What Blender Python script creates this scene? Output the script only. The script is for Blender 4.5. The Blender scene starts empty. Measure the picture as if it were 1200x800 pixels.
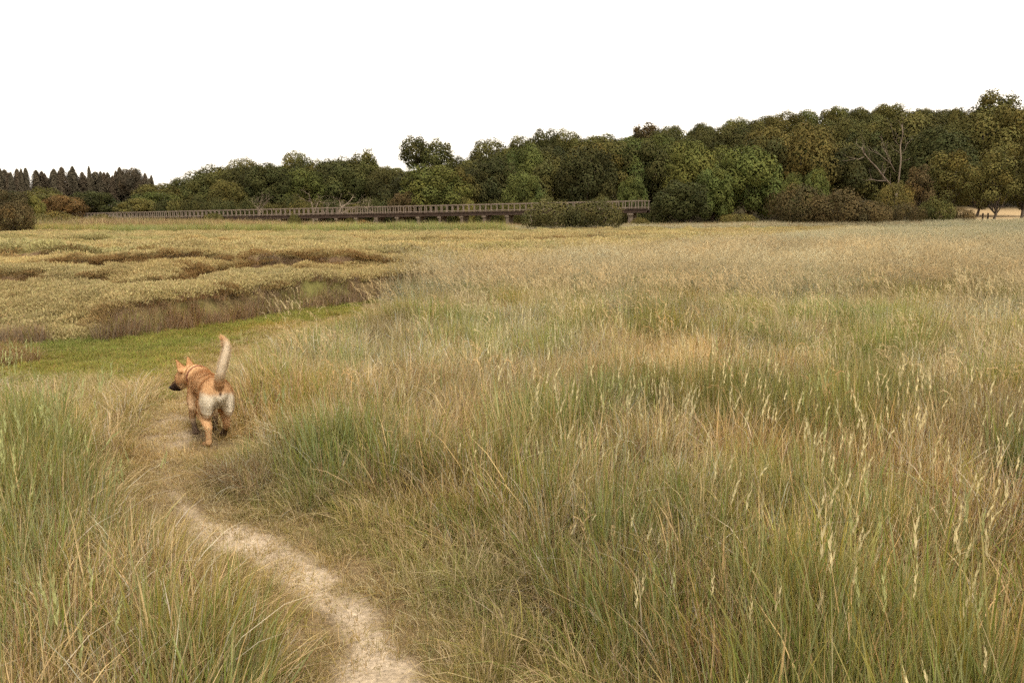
import bpy, bmesh, math, random
import numpy as np
from mathutils import Vector, Matrix, Euler

random.seed(7)
rng = np.random.default_rng(7)
R = math.radians
scene = bpy.context.scene

# ------------------------------------------------------------------ camera
PITCH = 8.5
CAMZ = 1.7
cam_d = bpy.data.cameras.new('camera')
cam = bpy.data.objects.new('camera', cam_d)
scene.collection.objects.link(cam)
cam.location = (0, 0, CAMZ)
cam.rotation_euler = (R(90 - PITCH), 0, 0)
cam_d.sensor_width = 36.0
cam_d.lens = 36.0 * 950 / 1200
cam_d.clip_start = 0.05
cam_d.clip_end = 6000
scene.camera = cam

# ------------------------------------------------------------------ sky: bright even overcast
SUN_EL, SUN_AZ = 55.0, 150.0          # azimuth clockwise from +Y (behind the camera, to the right)
world = bpy.data.worlds.new('World')
scene.world = world
world.use_nodes = True
wn = world.node_tree
wn.nodes.clear()
w_out = wn.nodes.new('ShaderNodeOutputWorld')
w_bg = wn.nodes.new('ShaderNodeBackground')
w_sky = wn.nodes.new('ShaderNodeTexSky')
w_sky.sky_type = 'NISHITA'
w_sky.sun_disc = False
w_sky.sun_elevation = R(SUN_EL)
w_sky.sun_rotation = R(SUN_AZ)
w_sky.dust_density = 3.0
w_mix = wn.nodes.new('ShaderNodeMix')
w_mix.data_type = 'RGBA'
w_mix.inputs[0].default_value = 0.88
w_mix.inputs[7].default_value = (9.5, 8.6, 7.35, 1)      # the cloud deck, warm white
wn.links.new(w_sky.outputs[0], w_mix.inputs[6])
wn.links.new(w_mix.outputs[2], w_bg.inputs[0])
w_bg.inputs[1].default_value = 0.10
wn.links.new(w_bg.outputs[0], w_out.inputs[0])

sun_d = bpy.data.lights.new('sun', 'SUN')
sun_d.energy = 1.5
sun_d.angle = R(14)
sun_d.color = (1.0, 0.93, 0.82)
sun = bpy.data.objects.new('sun', sun_d)
scene.collection.objects.link(sun)
sd = Vector((math.sin(R(SUN_AZ)) * math.cos(R(SUN_EL)), math.cos(R(SUN_AZ)) * math.cos(R(SUN_EL)), math.sin(R(SUN_EL))))
sun.rotation_euler = sd.to_track_quat('Z', 'Y').to_euler()
sun.location = sd * 60

scene.view_settings.view_transform = 'Standard'
scene.view_settings.look = 'None'
scene.view_settings.gamma = 1.0
scene.view_settings.use_curve_mapping = False
scene.view_settings.exposure = 0.95
scene.cycles.max_bounces = 4
scene.cycles.diffuse_bounces = 3
scene.cycles.transmission_bounces = 2
scene.cycles.use_adaptive_sampling = True
scene.cycles.adaptive_threshold = 0.028
scene.cycles.adaptive_min_samples = 24
scene.cycles.use_denoising = False
scene.cycles.debug_use_spatial_splits = True

# ------------------------------------------------------------------ helpers
def link(o):
    scene.collection.objects.link(o)
    return o

def tag(o, label=None, cat=None, group=None, kind=None):
    if label: o['label'] = label
    if cat: o['category'] = cat
    if group: o['group'] = group
    if kind: o['kind'] = kind
    return o

def mesh_np(name, verts, faces_flat, loop_counts, mat=None, smooth=False):
    me = bpy.data.meshes.new(name)
    verts = np.asarray(verts, np.float32)
    me.vertices.add(len(verts))
    me.vertices.foreach_set('co', verts.ravel())
    fl = np.asarray(faces_flat, np.int32).ravel()
    lc = np.asarray(loop_counts, np.int32)
    me.loops.add(len(fl))
    me.loops.foreach_set('vertex_index', fl)
    me.polygons.add(len(lc))
    st = np.zeros(len(lc), np.int32)
    st[1:] = np.cumsum(lc)[:-1]
    me.polygons.foreach_set('loop_start', st)
    me.update(calc_edges=True)
    if smooth:
        me.polygons.foreach_set('use_smooth', np.ones(len(lc), bool))
    if mat: me.materials.append(mat)
    return me

def set_color(me, name, cols):
    a = me.attributes.new(name, 'FLOAT_COLOR', 'POINT')
    c = np.ones((len(cols), 4), np.float32)
    c[:, :3] = cols
    a.data.foreach_set('color', c.ravel())

def hash2(ix, iy, s):
    n = (ix.astype(np.int64) * 374761393 + iy.astype(np.int64) * 668265263 + s * 1274126177) & 0x7fffffff
    n = ((n ^ (n >> 13)) * 1274126177) & 0x7fffffff
    n = (n ^ (n >> 16)) & 0x7fffffff
    return (n % 100003) / 100003.0

def noise(x, y, s=0):
    x = np.asarray(x, float); y = np.asarray(y, float)
    ix = np.floor(x); iy = np.floor(y)
    fx = x - ix; fy = y - iy
    fx = fx * fx * (3 - 2 * fx); fy = fy * fy * (3 - 2 * fy)
    ix = ix.astype(np.int64); iy = iy.astype(np.int64)
    a = hash2(ix, iy, s); b = hash2(ix + 1, iy, s)
    c = hash2(ix, iy + 1, s); d = hash2(ix + 1, iy + 1, s)
    return (a * (1 - fx) + b * fx) * (1 - fy) + (c * (1 - fx) + d * fx) * fy

def fbm(x, y, s=0, o=3):
    v = 0; a = 0.5; t = 0
    for i in range(o):
        v = v + a * noise(x, y, s + i * 17); t += a
        x = x * 2.03 + 5.1; y = y * 2.03 + 1.7; a *= 0.5
    return v / t

def sst(a, b, x):
    t = np.clip((x - a) / (b - a), 0, 1)
    return t * t * (3 - 2 * t)

def seg_dist(x, y, poly):
    """distance to polyline, and the sign of the side (left of travel positive)"""
    best = np.full(np.shape(x), 1e9); side = np.zeros(np.shape(x))
    for (x0, y0), (x1, y1) in zip(poly[:-1], poly[1:]):
        dx, dy = x1 - x0, y1 - y0
        t = np.clip(((x - x0) * dx + (y - y0) * dy) / (dx * dx + dy * dy), 0, 1)
        ex, ey = x - (x0 + t * dx), y - (y0 + t * dy)
        d = np.hypot(ex, ey)
        s = np.sign(dx * ey - dy * ex)
        m = d < best
        best = np.where(m, d, best); side = np.where(m, s, side)
    return best, side

def inside(x, y, poly):
    r = np.zeros(np.shape(x), bool)
    n = len(poly)
    for i in range(n):
        x0, y0 = poly[i]; x1, y1 = poly[(i + 1) % n]
        if y0 == y1: continue
        c = ((y0 > y) != (y1 > y)) & (x < (x1 - x0) * (y - y0) / (y1 - y0) + x0)
        r ^= c
    return r

def spline(pts, n):
    """Catmull-Rom through pts, n points in each span"""
    P = [np.array(p, float) for p in pts]
    P = [2 * P[0] - P[1]] + P + [2 * P[-1] - P[-2]]
    out = []
    for i in range(1, len(P) - 2):
        for k in range(n):
            t = k / n
            out.append(0.5 * ((2 * P[i]) + (-P[i-1] + P[i+1]) * t + (2*P[i-1] - 5*P[i] + 4*P[i+1] - P[i+2]) * t*t
                              + (-P[i-1] + 3*P[i] - 3*P[i+1] + P[i+2]) * t**3))
    out.append(P[-2])
    return [tuple(p) for p in out]

# ------------------------------------------------------------------ the lie of the land (metres)
PATH = spline([(0.25, -3.0), (0.05, -1.0), (-0.12, 1.0), (-0.36, 2.2), (-0.48, 2.79), (-0.61, 3.17), (-0.84, 3.57), (-1.18, 3.96), (-1.57, 4.25),
               (-1.99, 4.72), (-2.40, 5.4), (-2.74, 6.3), (-3.15, 7.53), (-3.5, 9.35), (-3.62, 11.13), (-3.35, 12.96), (-2.8, 14.6)], 4)
MARSH = [(-90, 13.5), (-40, 12.6), (-12, 12.0), (-7.3, 11.5), (-6.0, 11.5), (-5.65, 11.8), (-5.29, 12.45), (-4.74, 13.98), (-4.09, 15.47), (-3.0, 17.6),
         (-1.6, 19.2), (0.8, 22), (7, 33), (16, 50), (27, 68), (32, 72), (-30, 66), (-110, 69)]
CREEK_A = [(-16, 16.2), (-12.5, 15.4), (-9.6, 15.6), (-8.9, 15.3), (-8.2, 15.5), (-7.2, 14.75), (-6.5, 14.6), (-6.2, 15.4), (-6.4, 17.3), (-6.3, 18.2), (-5.7, 18.4), (-4.6, 18.9)]
CREEK_B = [(-14, 25), (-9.5, 24), (-6.5, 22.6), (-5.6, 21.9), (-5.0, 22.0), (-5.1, 23.5), (-4.6, 24.8), (-3.4, 25.2), (-1.6, 24.8), (0, 25.4)]
CREEK_C = [(-5.3, 21.0), (-4.6, 21.2), (-3.9, 22.2), (-3.6, 23.0)]
CREEK_D = [(-40, 27), (-24, 25), (-17.5, 25.5), (-14, 24.5), (-11, 26.5), (-7, 28.5)]
CREEK_E = [(-50, 40), (-30, 37.5), (-19, 39), (-8, 36), (1, 38.5), (6, 41)]
CREEK_F = [(-3, 44), (4, 46), (9, 45.5), (12, 52)]
CREEK_G = [(-12, 18.8), (-10, 19.2), (-8.4, 18.6), (-7.4, 19.6), (-6.6, 19.2)]
CREEKS = [(CREEK_A, .42, .28, .25), (CREEK_B, .38, .3, .07), (CREEK_C, .4, .3, .08), (CREEK_D, .6, .3, .18), (CREEK_E, .8, .32, .2), (CREEK_F, .8, .3, .16), (CREEK_G, .4, .22, .22)]

def marsh_sd(x, y):
    d, _ = seg_dist(x, y, MARSH + [MARSH[0]])
    return np.where(inside(x, y, MARSH), d, -d)

def hill_amp(u):
    return np.interp(u, [-0.8, -0.45, -0.3, -0.12, 0.1, 0.35, 0.65, 0.9], [5.5, 5.5, 6.5, 9, 13.5, 19, 22, 22])

def path_bare(x, y, d):
    w = 0.06 + 0.03 * sst(4.2, 3.2, y) + 0.24 * (fbm(x * 2.6, y * 2.6, 91, 3) - 0.45) + 0.07 * sst(5.2, 6.2, y) * (1 - sst(7.5, 9.0, y)) - 0.10 * sst(4.3, 4.7, y) * sst(5.8, 5.2, y)
    return sst(0.075, -0.05, d - np.maximum(w, 0.02))

def height(x, y):
    x = np.asarray(x, float); y = np.asarray(y, float)
    near = 1 - sst(60, 90, y)
    h = 0.22 * (fbm(x * 0.22, y * 0.22, 3, 3) - 0.5) * near
    dp, sp = seg_dist(x, y, PATH)
    h *= 0.25 + 0.75 * sst(0.2, 1.6, dp)
    h += -0.035 * sst(0.4, 0.1, dp) + 0.012 * (noise(x * 6, y * 6, 5) - 0.5) * near
    # gentle rise of the rough field to the right
    h += np.minimum(0.014 * np.maximum(0, x - 2), 0.9) * sst(8, 45, y)
    # salt marsh
    sd_ = marsh_sd(x, y)
    wob = 0.25 * (noise(x * 1.3, y * 1.3, 21) - 0.5)
    soft = 0.14 + 1.8 * sst(-5.6, -6.6, x) * sst(25, 12, y)
    m = sst(-0.05, soft, sd_ + wob * 0.6)
    bil = np.abs(noise(x * 0.26 + 0.3 * noise(x * .5, y * .5, 8), y * 0.30, 30) - 0.5) * 2
    bil2 = np.abs(noise(x * 0.75, y * 0.55, 31) - 0.5) * 2
    mh = 0.24 + 0.20 * np.sqrt(bil) + 0.19 * np.sqrt(bil2) + 0.05 * noise(x * 2.2, y * 1.5, 33) + 0.02 * noise(x * 5, y * 4, 34)
    for poly, w, dep, up in CREEKS:
        d, s = seg_dist(x, y, poly)
        d = d + 0.22 * (noise(x * 1.9, y * 1.9, 41) - 0.5)
        brk = sst(.3, .62, noise(x * .33 + 7, y * .33, 43))
        mh = mh - dep * (.25 + .75 * brk) * sst(w, w * 0.35, np.abs(d)) + up * brk * np.where(s > 0, sst(w * 0.35, w * 1.25, d) * np.exp(-np.maximum(d - w * 1.25, 0) / 1.9), 0)
    h = h * (1 - m) + (mh * 1.0) * m
    # bank under the reeds, footbridge flats, wooded hill
    h += 0.35 * sst(64, 72, y)
    u = x / np.maximum(y, 1)
    h += 1.0 * sst(0.44, 0.54, u) * sst(84, 118, y)
    h += hill_amp(u) * sst(112, 235, y) + 0.02 * np.maximum(y - 235, 0) * sst(0.9, 0.2, np.abs(u))
    return h

def H1(x, y):
    return float(height(np.array([x]), np.array([y]))[0])

# ------------------------------------------------------------------ materials
def new_mat(name):
    m = bpy.data.materials.new(name)
    m.use_nodes = True
    nt = m.node_tree
    nt.nodes.clear()
    out = nt.nodes.new('ShaderNodeOutputMaterial')
    return m, nt, out

def N(nt, t, **kw):
    n = nt.nodes.new(t)
    for k, v in kw.items(): setattr(n, k, v)
    return n

def leaf_mat(name, attr=None, instancer=True, transl=0.3, objcol=False, rough=0.6, spec=0.25, base=(0.2, 0.2, 0.1)):
    """foliage: colour attribute x instance tint, diffuse and a share of light let through"""
    m, nt, out = new_mat(name)
    L = nt.links.new
    if attr:
        a = N(nt, 'ShaderNodeAttribute', attribute_name=attr); col = a.outputs['Color']
    else:
        c = N(nt, 'ShaderNodeRGB'); c.outputs[0].default_value = (*base, 1); col = c.outputs[0]
    if instancer:
        b = N(nt, 'ShaderNodeAttribute', attribute_name='tint', attribute_type='INSTANCER')
        mx = N(nt, 'ShaderNodeVectorMath', operation='MULTIPLY')
        L(col, mx.inputs[0]); L(b.outputs['Vector'], mx.inputs[1]); col = mx.outputs[0]
    if objcol:
        b = N(nt, 'ShaderNodeObjectInfo')
        mx = N(nt, 'ShaderNodeVectorMath', operation='MULTIPLY')
        L(col, mx.inputs[0]); L(b.outputs['Color'], mx.inputs[1]); col = mx.outputs[0]
    p = N(nt, 'ShaderNodeBsdfPrincipled')
    p.inputs['Roughness'].default_value = rough
    p.inputs['Specular IOR Level'].default_value = spec
    L(col, p.inputs['Base Color'])
    t = N(nt, 'ShaderNodeBsdfTranslucent')
    L(col, t.inputs['Color'])
    ms = N(nt, 'ShaderNodeMixShader'); ms.inputs[0].default_value = transl
    L(p.outputs[0], ms.inputs[1]); L(t.outputs[0], ms.inputs[2]); L(ms.outputs[0], out.inputs[0])
    return m

def noise_mat(name, c1, c2, scale=8, rough=0.85, bump=0.3, detail=6, stretch=(1, 1, 1), bump_dist=0.02):
    m, nt, out = new_mat(name)
    L = nt.links.new
    tc = N(nt, 'ShaderNodeTexCoord'); mp = N(nt, 'ShaderNodeMapping'); mp.inputs['Scale'].default_value = stretch
    L(tc.outputs['Object'], mp.inputs[0])
    nz = N(nt, 'ShaderNodeTexNoise'); nz.inputs['Scale'].default_value = scale; nz.inputs['Detail'].default_value = detail
    L(mp.outputs[0], nz.inputs[0])
    cr = N(nt, 'ShaderNodeValToRGB')
    cr.color_ramp.elements[0].position = 0.3; cr.color_ramp.elements[0].color = (*c1, 1)
    cr.color_ramp.elements[1].position = 0.7; cr.color_ramp.elements[1].color = (*c2, 1)
    L(nz.outputs[0], cr.inputs[0])
    p = N(nt, 'ShaderNodeBsdfPrincipled'); p.inputs['Roughness'].default_value = rough
    p.inputs['Specular IOR Level'].default_value = 0.2
    L(cr.outputs[0], p.inputs['Base Color'])
    b = N(nt, 'ShaderNodeBump'); b.inputs['Strength'].default_value = bump; b.inputs['Distance'].default_value = bump_dist
    L(nz.outputs[0], b.inputs['Height']); L(b.outputs[0], p.inputs['Normal'])
    L(p.outputs[0], out.inputs[0])
    return m

def ground_mat(scale=9, lo=.55, depth=.03):
    m, nt, out = new_mat('bare_soil')
    L = nt.links.new
    a = N(nt, 'ShaderNodeAttribute', attribute_name='soil')
    tc = N(nt, 'ShaderNodeTexCoord')
    nz = N(nt, 'ShaderNodeTexNoise'); nz.inputs['Scale'].default_value = scale; nz.inputs['Detail'].default_value = 8; nz.inputs['Roughness'].default_value = 0.7
    L(tc.outputs['Object'], nz.inputs[0])
    mr = N(nt, 'ShaderNodeMapRange'); mr.inputs[1].default_value = 0.3; mr.inputs[2].default_value = 0.7; mr.inputs[3].default_value = lo; mr.inputs[4].default_value = 1.4
    L(nz.outputs[0], mr.inputs[0])
    mx = N(nt, 'ShaderNodeVectorMath', operation='SCALE')
    L(a.outputs['Color'], mx.inputs[0]); L(mr.outputs[0], mx.inputs['Scale'])
    p = N(nt, 'ShaderNodeBsdfPrincipled'); p.inputs['Roughness'].default_value = 0.95; p.inputs['Specular IOR Level'].default_value = 0.1
    L(mx.outputs[0], p.inputs['Base Color'])
    b = N(nt, 'ShaderNodeBump'); b.inputs['Strength'].default_value = 0.6; b.inputs['Distance'].default_value = depth
    L(nz.outputs[0], b.inputs['Height']); L(b.outputs[0], p.inputs['Normal'])
    L(p.outputs[0], out.inputs[0])
    return m

# ------------------------------------------------------------------ ground sheet
def axis(segs):
    v = [segs[0][0]]
    for a, b, s0, s1 in segs:
        x = a
        while x < b:
            t = (x - a) / (b - a)
            x += s0 + (s1 - s0) * t
            v.append(min(x, b))
    return np.unique(np.round(np.array(v), 4))

xs_r = axis([(0, 9, .13, .13), (9, 30, .13, .5), (30, 140, .5, 4), (140, 900, 6, 80)])
xs = np.unique(np.concatenate([-xs_r, xs_r]))
ys = axis([(-40, -4, 8, 2), (-4, 0, .5, .13), (0, 20, .12, .12), (20, 60, .14, .45), (60, 130, .6, 3), (130, 300, 4, 8), (300, 2500, 20, 250)])
GX, GY = np.meshgrid(xs, ys)
GZ = height(GX, GY)
nx_, ny_ = len(xs), len(ys)
idx = np.arange(nx_ * ny_).reshape(ny_, nx_)
quads = np.stack([idx[:-1, :-1], idx[:-1, 1:], idx[1:, 1:], idx[1:, :-1]], -1).reshape(-1, 4)
gv = np.stack([GX, GY, GZ], -1).reshape(-1, 3)
gme = mesh_np('ground', gv, quads, np.full(len(quads), 4), ground_mat(), True)
gx, gy = gv[:, 0], gv[:, 1]
msd = marsh_sd(gx, gy)
slope = np.hypot(*np.gradient(GZ, ys, xs)).ravel()
soil = np.tile(np.array([[0.17, 0.125, 0.06]]), (len(gv), 1))
LAWN = [(-9.5, 8.6), (-6.2, 8.7), (-4.53, 8.5), (-3.4, 7.6), (-3.2, 9.4), (-3.35, 11.3), (-3.2, 13.0), (-2.8, 15.3), (-3.6, 17.5), (-4.15, 15.6), (-4.75, 14.1), (-5.3, 12.6), (-5.7, 11.9), (-7, 11.7), (-9.5, 11.8)]
lawn_g = inside(gx, gy, LAWN)
soil[lawn_g] = (0.15, 0.14, 0.045)
mm = sst(0, 0.6, msd)[:, None]
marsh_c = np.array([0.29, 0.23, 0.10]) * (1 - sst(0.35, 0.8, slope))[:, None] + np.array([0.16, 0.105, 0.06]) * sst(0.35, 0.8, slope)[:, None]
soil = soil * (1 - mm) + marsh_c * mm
far = sst(64, 75, gy)[:, None]
soil = soil * (1 - far) + np.array([0.15, 0.105, 0.05]) * far
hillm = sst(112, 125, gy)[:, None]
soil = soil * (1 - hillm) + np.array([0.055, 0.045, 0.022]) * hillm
# dry stubble field that shows between the trunks at the right
stub = (sst(0.50, 0.53, gx / np.maximum(gy, 1)) * sst(90, 94, gy) * (1 - sst(126, 134, gy)))[:, None]
soil = soil * (1 - stub) + np.array([0.40, 0.29, 0.16]) * stub
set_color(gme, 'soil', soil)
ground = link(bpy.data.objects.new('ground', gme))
tag(ground, 'uneven grassy ground with marsh mounds running back to the wooded hill', 'ground', kind='structure')

# the trodden path: its own sheet, ragged edged, just above the ground
pth = np.array(spline(PATH, 11))
tan_ = np.gradient(pth, axis=0); tan_ /= np.linalg.norm(tan_, axis=1)[:, None]
nor = np.stack([-tan_[:, 1], tan_[:, 0]], 1)
WN = 33
ws = np.linspace(-.42, .42, WN)
PV = np.zeros((len(pth), WN, 3))
PV[:, :, :2] = pth[:, None, :] + nor[:, None, :] * ws[None, :, None]
PV = PV.reshape(-1, 3)
d_, _ = seg_dist(PV[:, 0], PV[:, 1], PATH)
bare = path_bare(PV[:, 0], PV[:, 1], d_)
PV[:, 2] = height(PV[:, 0], PV[:, 1]) + .014 - .06 * sst(.34, .42, d_) + .008 * (fbm(PV[:, 0] * 7, PV[:, 1] * 7, 4, 3) - .5) * sst(.42, .3, d_)
k = np.arange(len(pth) * WN).reshape(-1, WN)
pq = np.stack([k[:-1, :-1], k[:-1, 1:], k[1:, 1:], k[1:, :-1]], -1).reshape(-1, 4)
worn = (1 - .55 * sst(4.4, 5.2, PV[:, 1]))[:, None] * np.clip(bare * (.45 + .9 * fbm(PV[:, 0] * 5, PV[:, 1] * 5, 6, 3)), 0, 1)[:, None]
earth = np.array([.19, .135, .07]) * (1 - worn) + np.array([.52, .42, .305]) * worn
path_me = mesh_np('path', PV, pq, np.full(len(pq), 4), ground_mat(42, .42, .022), True)
set_color(path_me, 'soil', earth)
path_o = link(bpy.data.objects.new('path', path_me))
tag(path_o, 'narrow trodden path of pale dry earth through the grass', 'path', kind='structure')

# ------------------------------------------------------------------ grass: tuft meshes and scatter
class Tuft:
    def __init__(s): s.v = []; s.f = []; s.lc = []; s.c = []; s.n = 0
    def strip(s, pts, side, widths, cols):
        """ribbon through pts (K,3); side (3,) or (K,3); last point is the tip"""
        K = len(pts); side = np.broadcast_to(side, (K, 3))
        b = s.n
        for i in range(K - 1):
            s.v += [pts[i] - side[i] * widths[i] / 2, pts[i] + side[i] * widths[i] / 2]
            s.c += [cols[i], cols[i]]
        s.v.append(pts[-1]); s.c.append(cols[-1])
        for i in range(K - 2):
            s.f += [b + 2*i, b + 2*i + 1, b + 2*i + 3, b + 2*i + 2]; s.lc.append(4)
        s.f += [b + 2*(K-2), b + 2*(K-2) + 1, b + 2*(K-1)]; s.lc.append(3)
        s.n += 2 * (K - 1) + 1
    def diamond(s, a, d, w, l, col):
        """a small spikelet or leaf: quad from a along d"""
        b = s.n
        s.v += [a, a + d * l * .45 + w, a + d * l, a + d * l * .45 - w]
        s.c += [col] * 4
        s.f += [b, b+1, b+2, b+3]; s.lc.append(4); s.n += 4
    def mesh(s, name, mat):
        me = mesh_np(name, np.array(s.v), s.f, s.lc, mat)
        set_color(me, 'bcol', np.clip(np.array(s.c), 0.004, 0.9))
        return me

def unit(v):
    v = np.asarray(v, float); return v / max(np.linalg.norm(v), 1e-9)

def blade(T, r, x, y, h, lean, az, width, col, tipcol, curve=0.5, segs=4, rootcol=None):
    t = np.linspace(0, 1, segs + 1)
    d = np.array([math.cos(az), math.sin(az), 0.0])
    off = lean * (0.35 * t + 0.65 * t ** 2) * h
    zz = h * (t - curve * lean * 0.55 * t ** 3)
    wig = np.array([-d[1], d[0], 0]) * (r.normal() * 0.03 * h)
    pts = np.array([x, y, 0]) + d * off[:, None] + np.array([0, 0, 1]) * zz[:, None] + wig * (t ** 2)[:, None]
    fa = r.uniform(0, 2 * math.pi)
    side = np.array([math.cos(fa), math.sin(fa), 0.15 * r.normal()])
    wd = width * np.array([0.75, 1.0, 0.9, 0.62, 0.3, .2, .1])[:segs + 1] if segs == 4 else width * (1 - t * 0.85)
    rc = col if rootcol is None else rootcol
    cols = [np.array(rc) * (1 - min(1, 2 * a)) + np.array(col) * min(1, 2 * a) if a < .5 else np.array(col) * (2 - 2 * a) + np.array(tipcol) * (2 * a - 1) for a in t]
    T.strip(pts, side, wd, cols)
    return pts

def spike(T, r, base, d, L, w, col):
    """dense flower spike: alternate overlapping spikelets round an axis"""
    d = unit(d); a = unit(np.cross(d, [0.3, 0.9, 0.1])); b = np.cross(d, a)
    n = 11
    for i in range(n):
        t = i / (n - 1)
        ang = i * 2.4
        o = a * math.cos(ang) + b * math.sin(ang)
        s = (1 - abs(2 * t - 0.75) ** 2 * 0.5)
        p = base + d * L * t * 0.88
        dd = unit(d + o * 0.28)
        T.diamond(p, dd, np.cross(dd, o) * w * 0.5 * s, L * 0.26, np.array(col) * r.uniform(.8, 1.2))

def panicle(T, r, base, d, az, L, col, droop=0.8):
    """loose nodding seed head"""
    pts = []; p = np.array(base); dd = unit(d)
    side = np.array([math.cos(az), math.sin(az), 0])
    n = 9
    for i in range(n):
        dd = unit(dd + side * 0.10 * droop + np.array([0, 0, -0.09 * droop]) * (i / 3))
        q = p + dd * L / n
        o = unit(np.cross(dd, r.normal(size=3)))
        for sgn in (-1, 1):
            e = unit(dd + o * sgn * 0.45 + r.normal(size=3) * .15)
            T.diamond(q, e, unit(np.cross(e, r.normal(size=3))) * 0.0026, L * 0.19 * r.uniform(.7, 1.2), np.array(col) * r.uniform(.75, 1.2))
        p = q

STRAW = np.array([0.56, 0.425, 0.225]); GOLD = np.array([0.36, 0.275, 0.092]); OLIVE = np.array([0.265, 0.235, 0.058])
GREEN = np.array([0.19, 0.225, 0.055]); BLUEG = np.array([0.28, 0.30, 0.135]); RUST = np.array([0.27, 0.165, 0.088])
PALE = np.array([0.60, 0.52, 0.33]); SILVER = np.array([0.52, 0.48, 0.36]); BROWN = np.array([0.20, 0.125, 0.065])

def mixcol(r, table):
    cs, ps = zip(*table)
    c = cs[r.choice(len(cs), p=np.array(ps) / sum(ps))]
    return np.array(c) * r.uniform(0.8, 1.2) * (1 + r.normal(size=3) * 0.03)

grass_mat = leaf_mat('grass_blade', 'bcol', True, 0.33, rough=0.6, spec=0.07)

def coll(name, meshes):
    c = bpy.data.collections.new(name)
    for i, me in enumerate(meshes):
        c.objects.link(bpy.data.objects.new('%s_%02d' % (name, i), me))
    return c

KP, BIG = 9, .34
def tuft_set(seed, count, *a, patches=4, **kw):
    """single tufts first, then patches of KP tufts"""
    return [tall_tuft(seed + i, *a, **kw) for i in range(count)] + [tall_tuft(seed + 40 + i, *a, k=KP, big=BIG, **kw) for i in range(patches)]

def tall_tuft(seed, n, rad, hmin, hmax, table, width, lean=0.25, curve=.5, stalks=0, stalk_h=(.7, .95), stalk_kind='spike', stalk_col=PALE, segs=4, wind=None, k=1, big=0.0):
    r = np.random.default_rng(seed); T = Tuft()
    for j in range(k):
        b0 = len(T.v)
        one_tuft(T, r, n, rad, hmin, hmax, table, width, lean, curve, stalks, stalk_h, stalk_kind, stalk_col, segs, wind)
        if k > 1:           # a patch of several tufts, each with its own height and tone
            a = r.uniform(0, 2*math.pi); q = big * math.sqrt(r.uniform()); hs = r.uniform(.72, 1.2); tn = r.uniform(.72, 1.25) * (1 + np.array([.05, 0, -.06]) * r.normal())
            th = 0.0 if wind is not None else r.uniform(0, 6.28)
            M = np.array([[math.cos(th), -math.sin(th), 0], [math.sin(th), math.cos(th), 0], [0, 0, hs]])
            T.v[b0:] = list(np.array(T.v[b0:]) @ M.T + np.array([q*math.cos(a), q*math.sin(a), 0]))
            T.c[b0:] = list(np.array(T.c[b0:]) * tn)
    return T.mesh('grass', grass_mat)

def one_tuft(T, r, n, rad, hmin, hmax, table, width, lean, curve, stalks, stalk_h, stalk_kind, stalk_col, segs, wind):
    table = [(c_, p_ * r.uniform(.15, 1.9)) for c_, p_ in table]
    for i in range(n):
        a = r.uniform(0, 2*math.pi); q = rad * math.sqrt(r.uniform())
        h = r.uniform(hmin, hmax) * (1 - 0.25 * q / rad)
        c = mixcol(r, table)
        az = a + r.normal() * 0.9 if wind is None else wind + r.normal() * .9
        tip = c * 0.6 + STRAW * 0.4 * r.uniform(.4, 1.1) if r.uniform() < .6 else c
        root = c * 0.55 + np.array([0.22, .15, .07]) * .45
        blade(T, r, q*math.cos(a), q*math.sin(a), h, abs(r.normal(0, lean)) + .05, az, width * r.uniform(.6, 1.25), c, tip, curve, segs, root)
    for i in range(stalks):
        a = r.uniform(0, 2*math.pi); q = rad * math.sqrt(r.uniform())
        h = r.uniform(*stalk_h)
        az = r.uniform(0, 2*math.pi) if wind is None else wind + r.normal() * .5
        c = stalk_col * r.uniform(.75, 1.15)
        sc = c * .75
        pts = blade(T, r, q*math.cos(a), q*math.sin(a), h, abs(r.normal(0.05, .13)), az, 0.0028, sc, sc, .3, 4)
        d = unit(pts[-1] - pts[-2])
        if stalk_kind == 'spike': spike(T, r, pts[-1] - d * .03, d, r.uniform(.07, .14), .0085, c * 1.1)
        else: panicle(T, r, pts[-1], d, az, r.uniform(.10, .17), c, r.uniform(.4, 1.2))

fescue = coll('fescue', tuft_set(100, 6, 74, .16, .26, .64, [(STRAW, 4.4), (GOLD, 2.4), (OLIVE, 2.6), (RUST, 1.4), (SILVER, 1.2), (BROWN, .7)], .0048, .42, .7))
couch = coll('couch', tuft_set(200, 6, 74, .15, .36, .74, [(GREEN, 2.6), (BLUEG, 3.4), (OLIVE, 2.2), (STRAW, 1.2)], .0066, .2, .5))
spikes = coll('spikes', tuft_set(300, 4, 12, .16, .3, .6, [(BLUEG, 2), (OLIVE, 1)], .005, .2, .5, 3, (.55, .90), 'spike', PALE * np.array([.88, .88, .78]), wind=.6))
spikes_green = coll('spikes_green', tuft_set(340, 4, 14, .16, .4, .75, [(BLUEG, 2), (GREEN, 1)], .0065, .12, .4, 8, (.66, .95), 'spike', BLUEG * np.array([1.25, 1.2, 1.15])))
heads = coll('heads', tuft_set(400, 4, 30, .16, .3, .6, [(STRAW, 2), (GOLD, 1), (RUST, .7)], .0034, .35, .6, 13, (.55, .85), 'panicle', PALE * np.array([.9, .82, .72]), wind=2.6))
fescue_mid = coll('fescue_mid', [tall_tuft(150+i, 42, .16, .28, .62, [(STRAW, 3.2), (GOLD, 2.6), (OLIVE, 3), (BLUEG, 3.4), (SILVER, 3), (BROWN, .5)], .0085, .42, .7, 5, (.5, .75), 'panicle', STRAW * .9, segs=3, k=5, big=.3) for i in range(5)])
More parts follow.
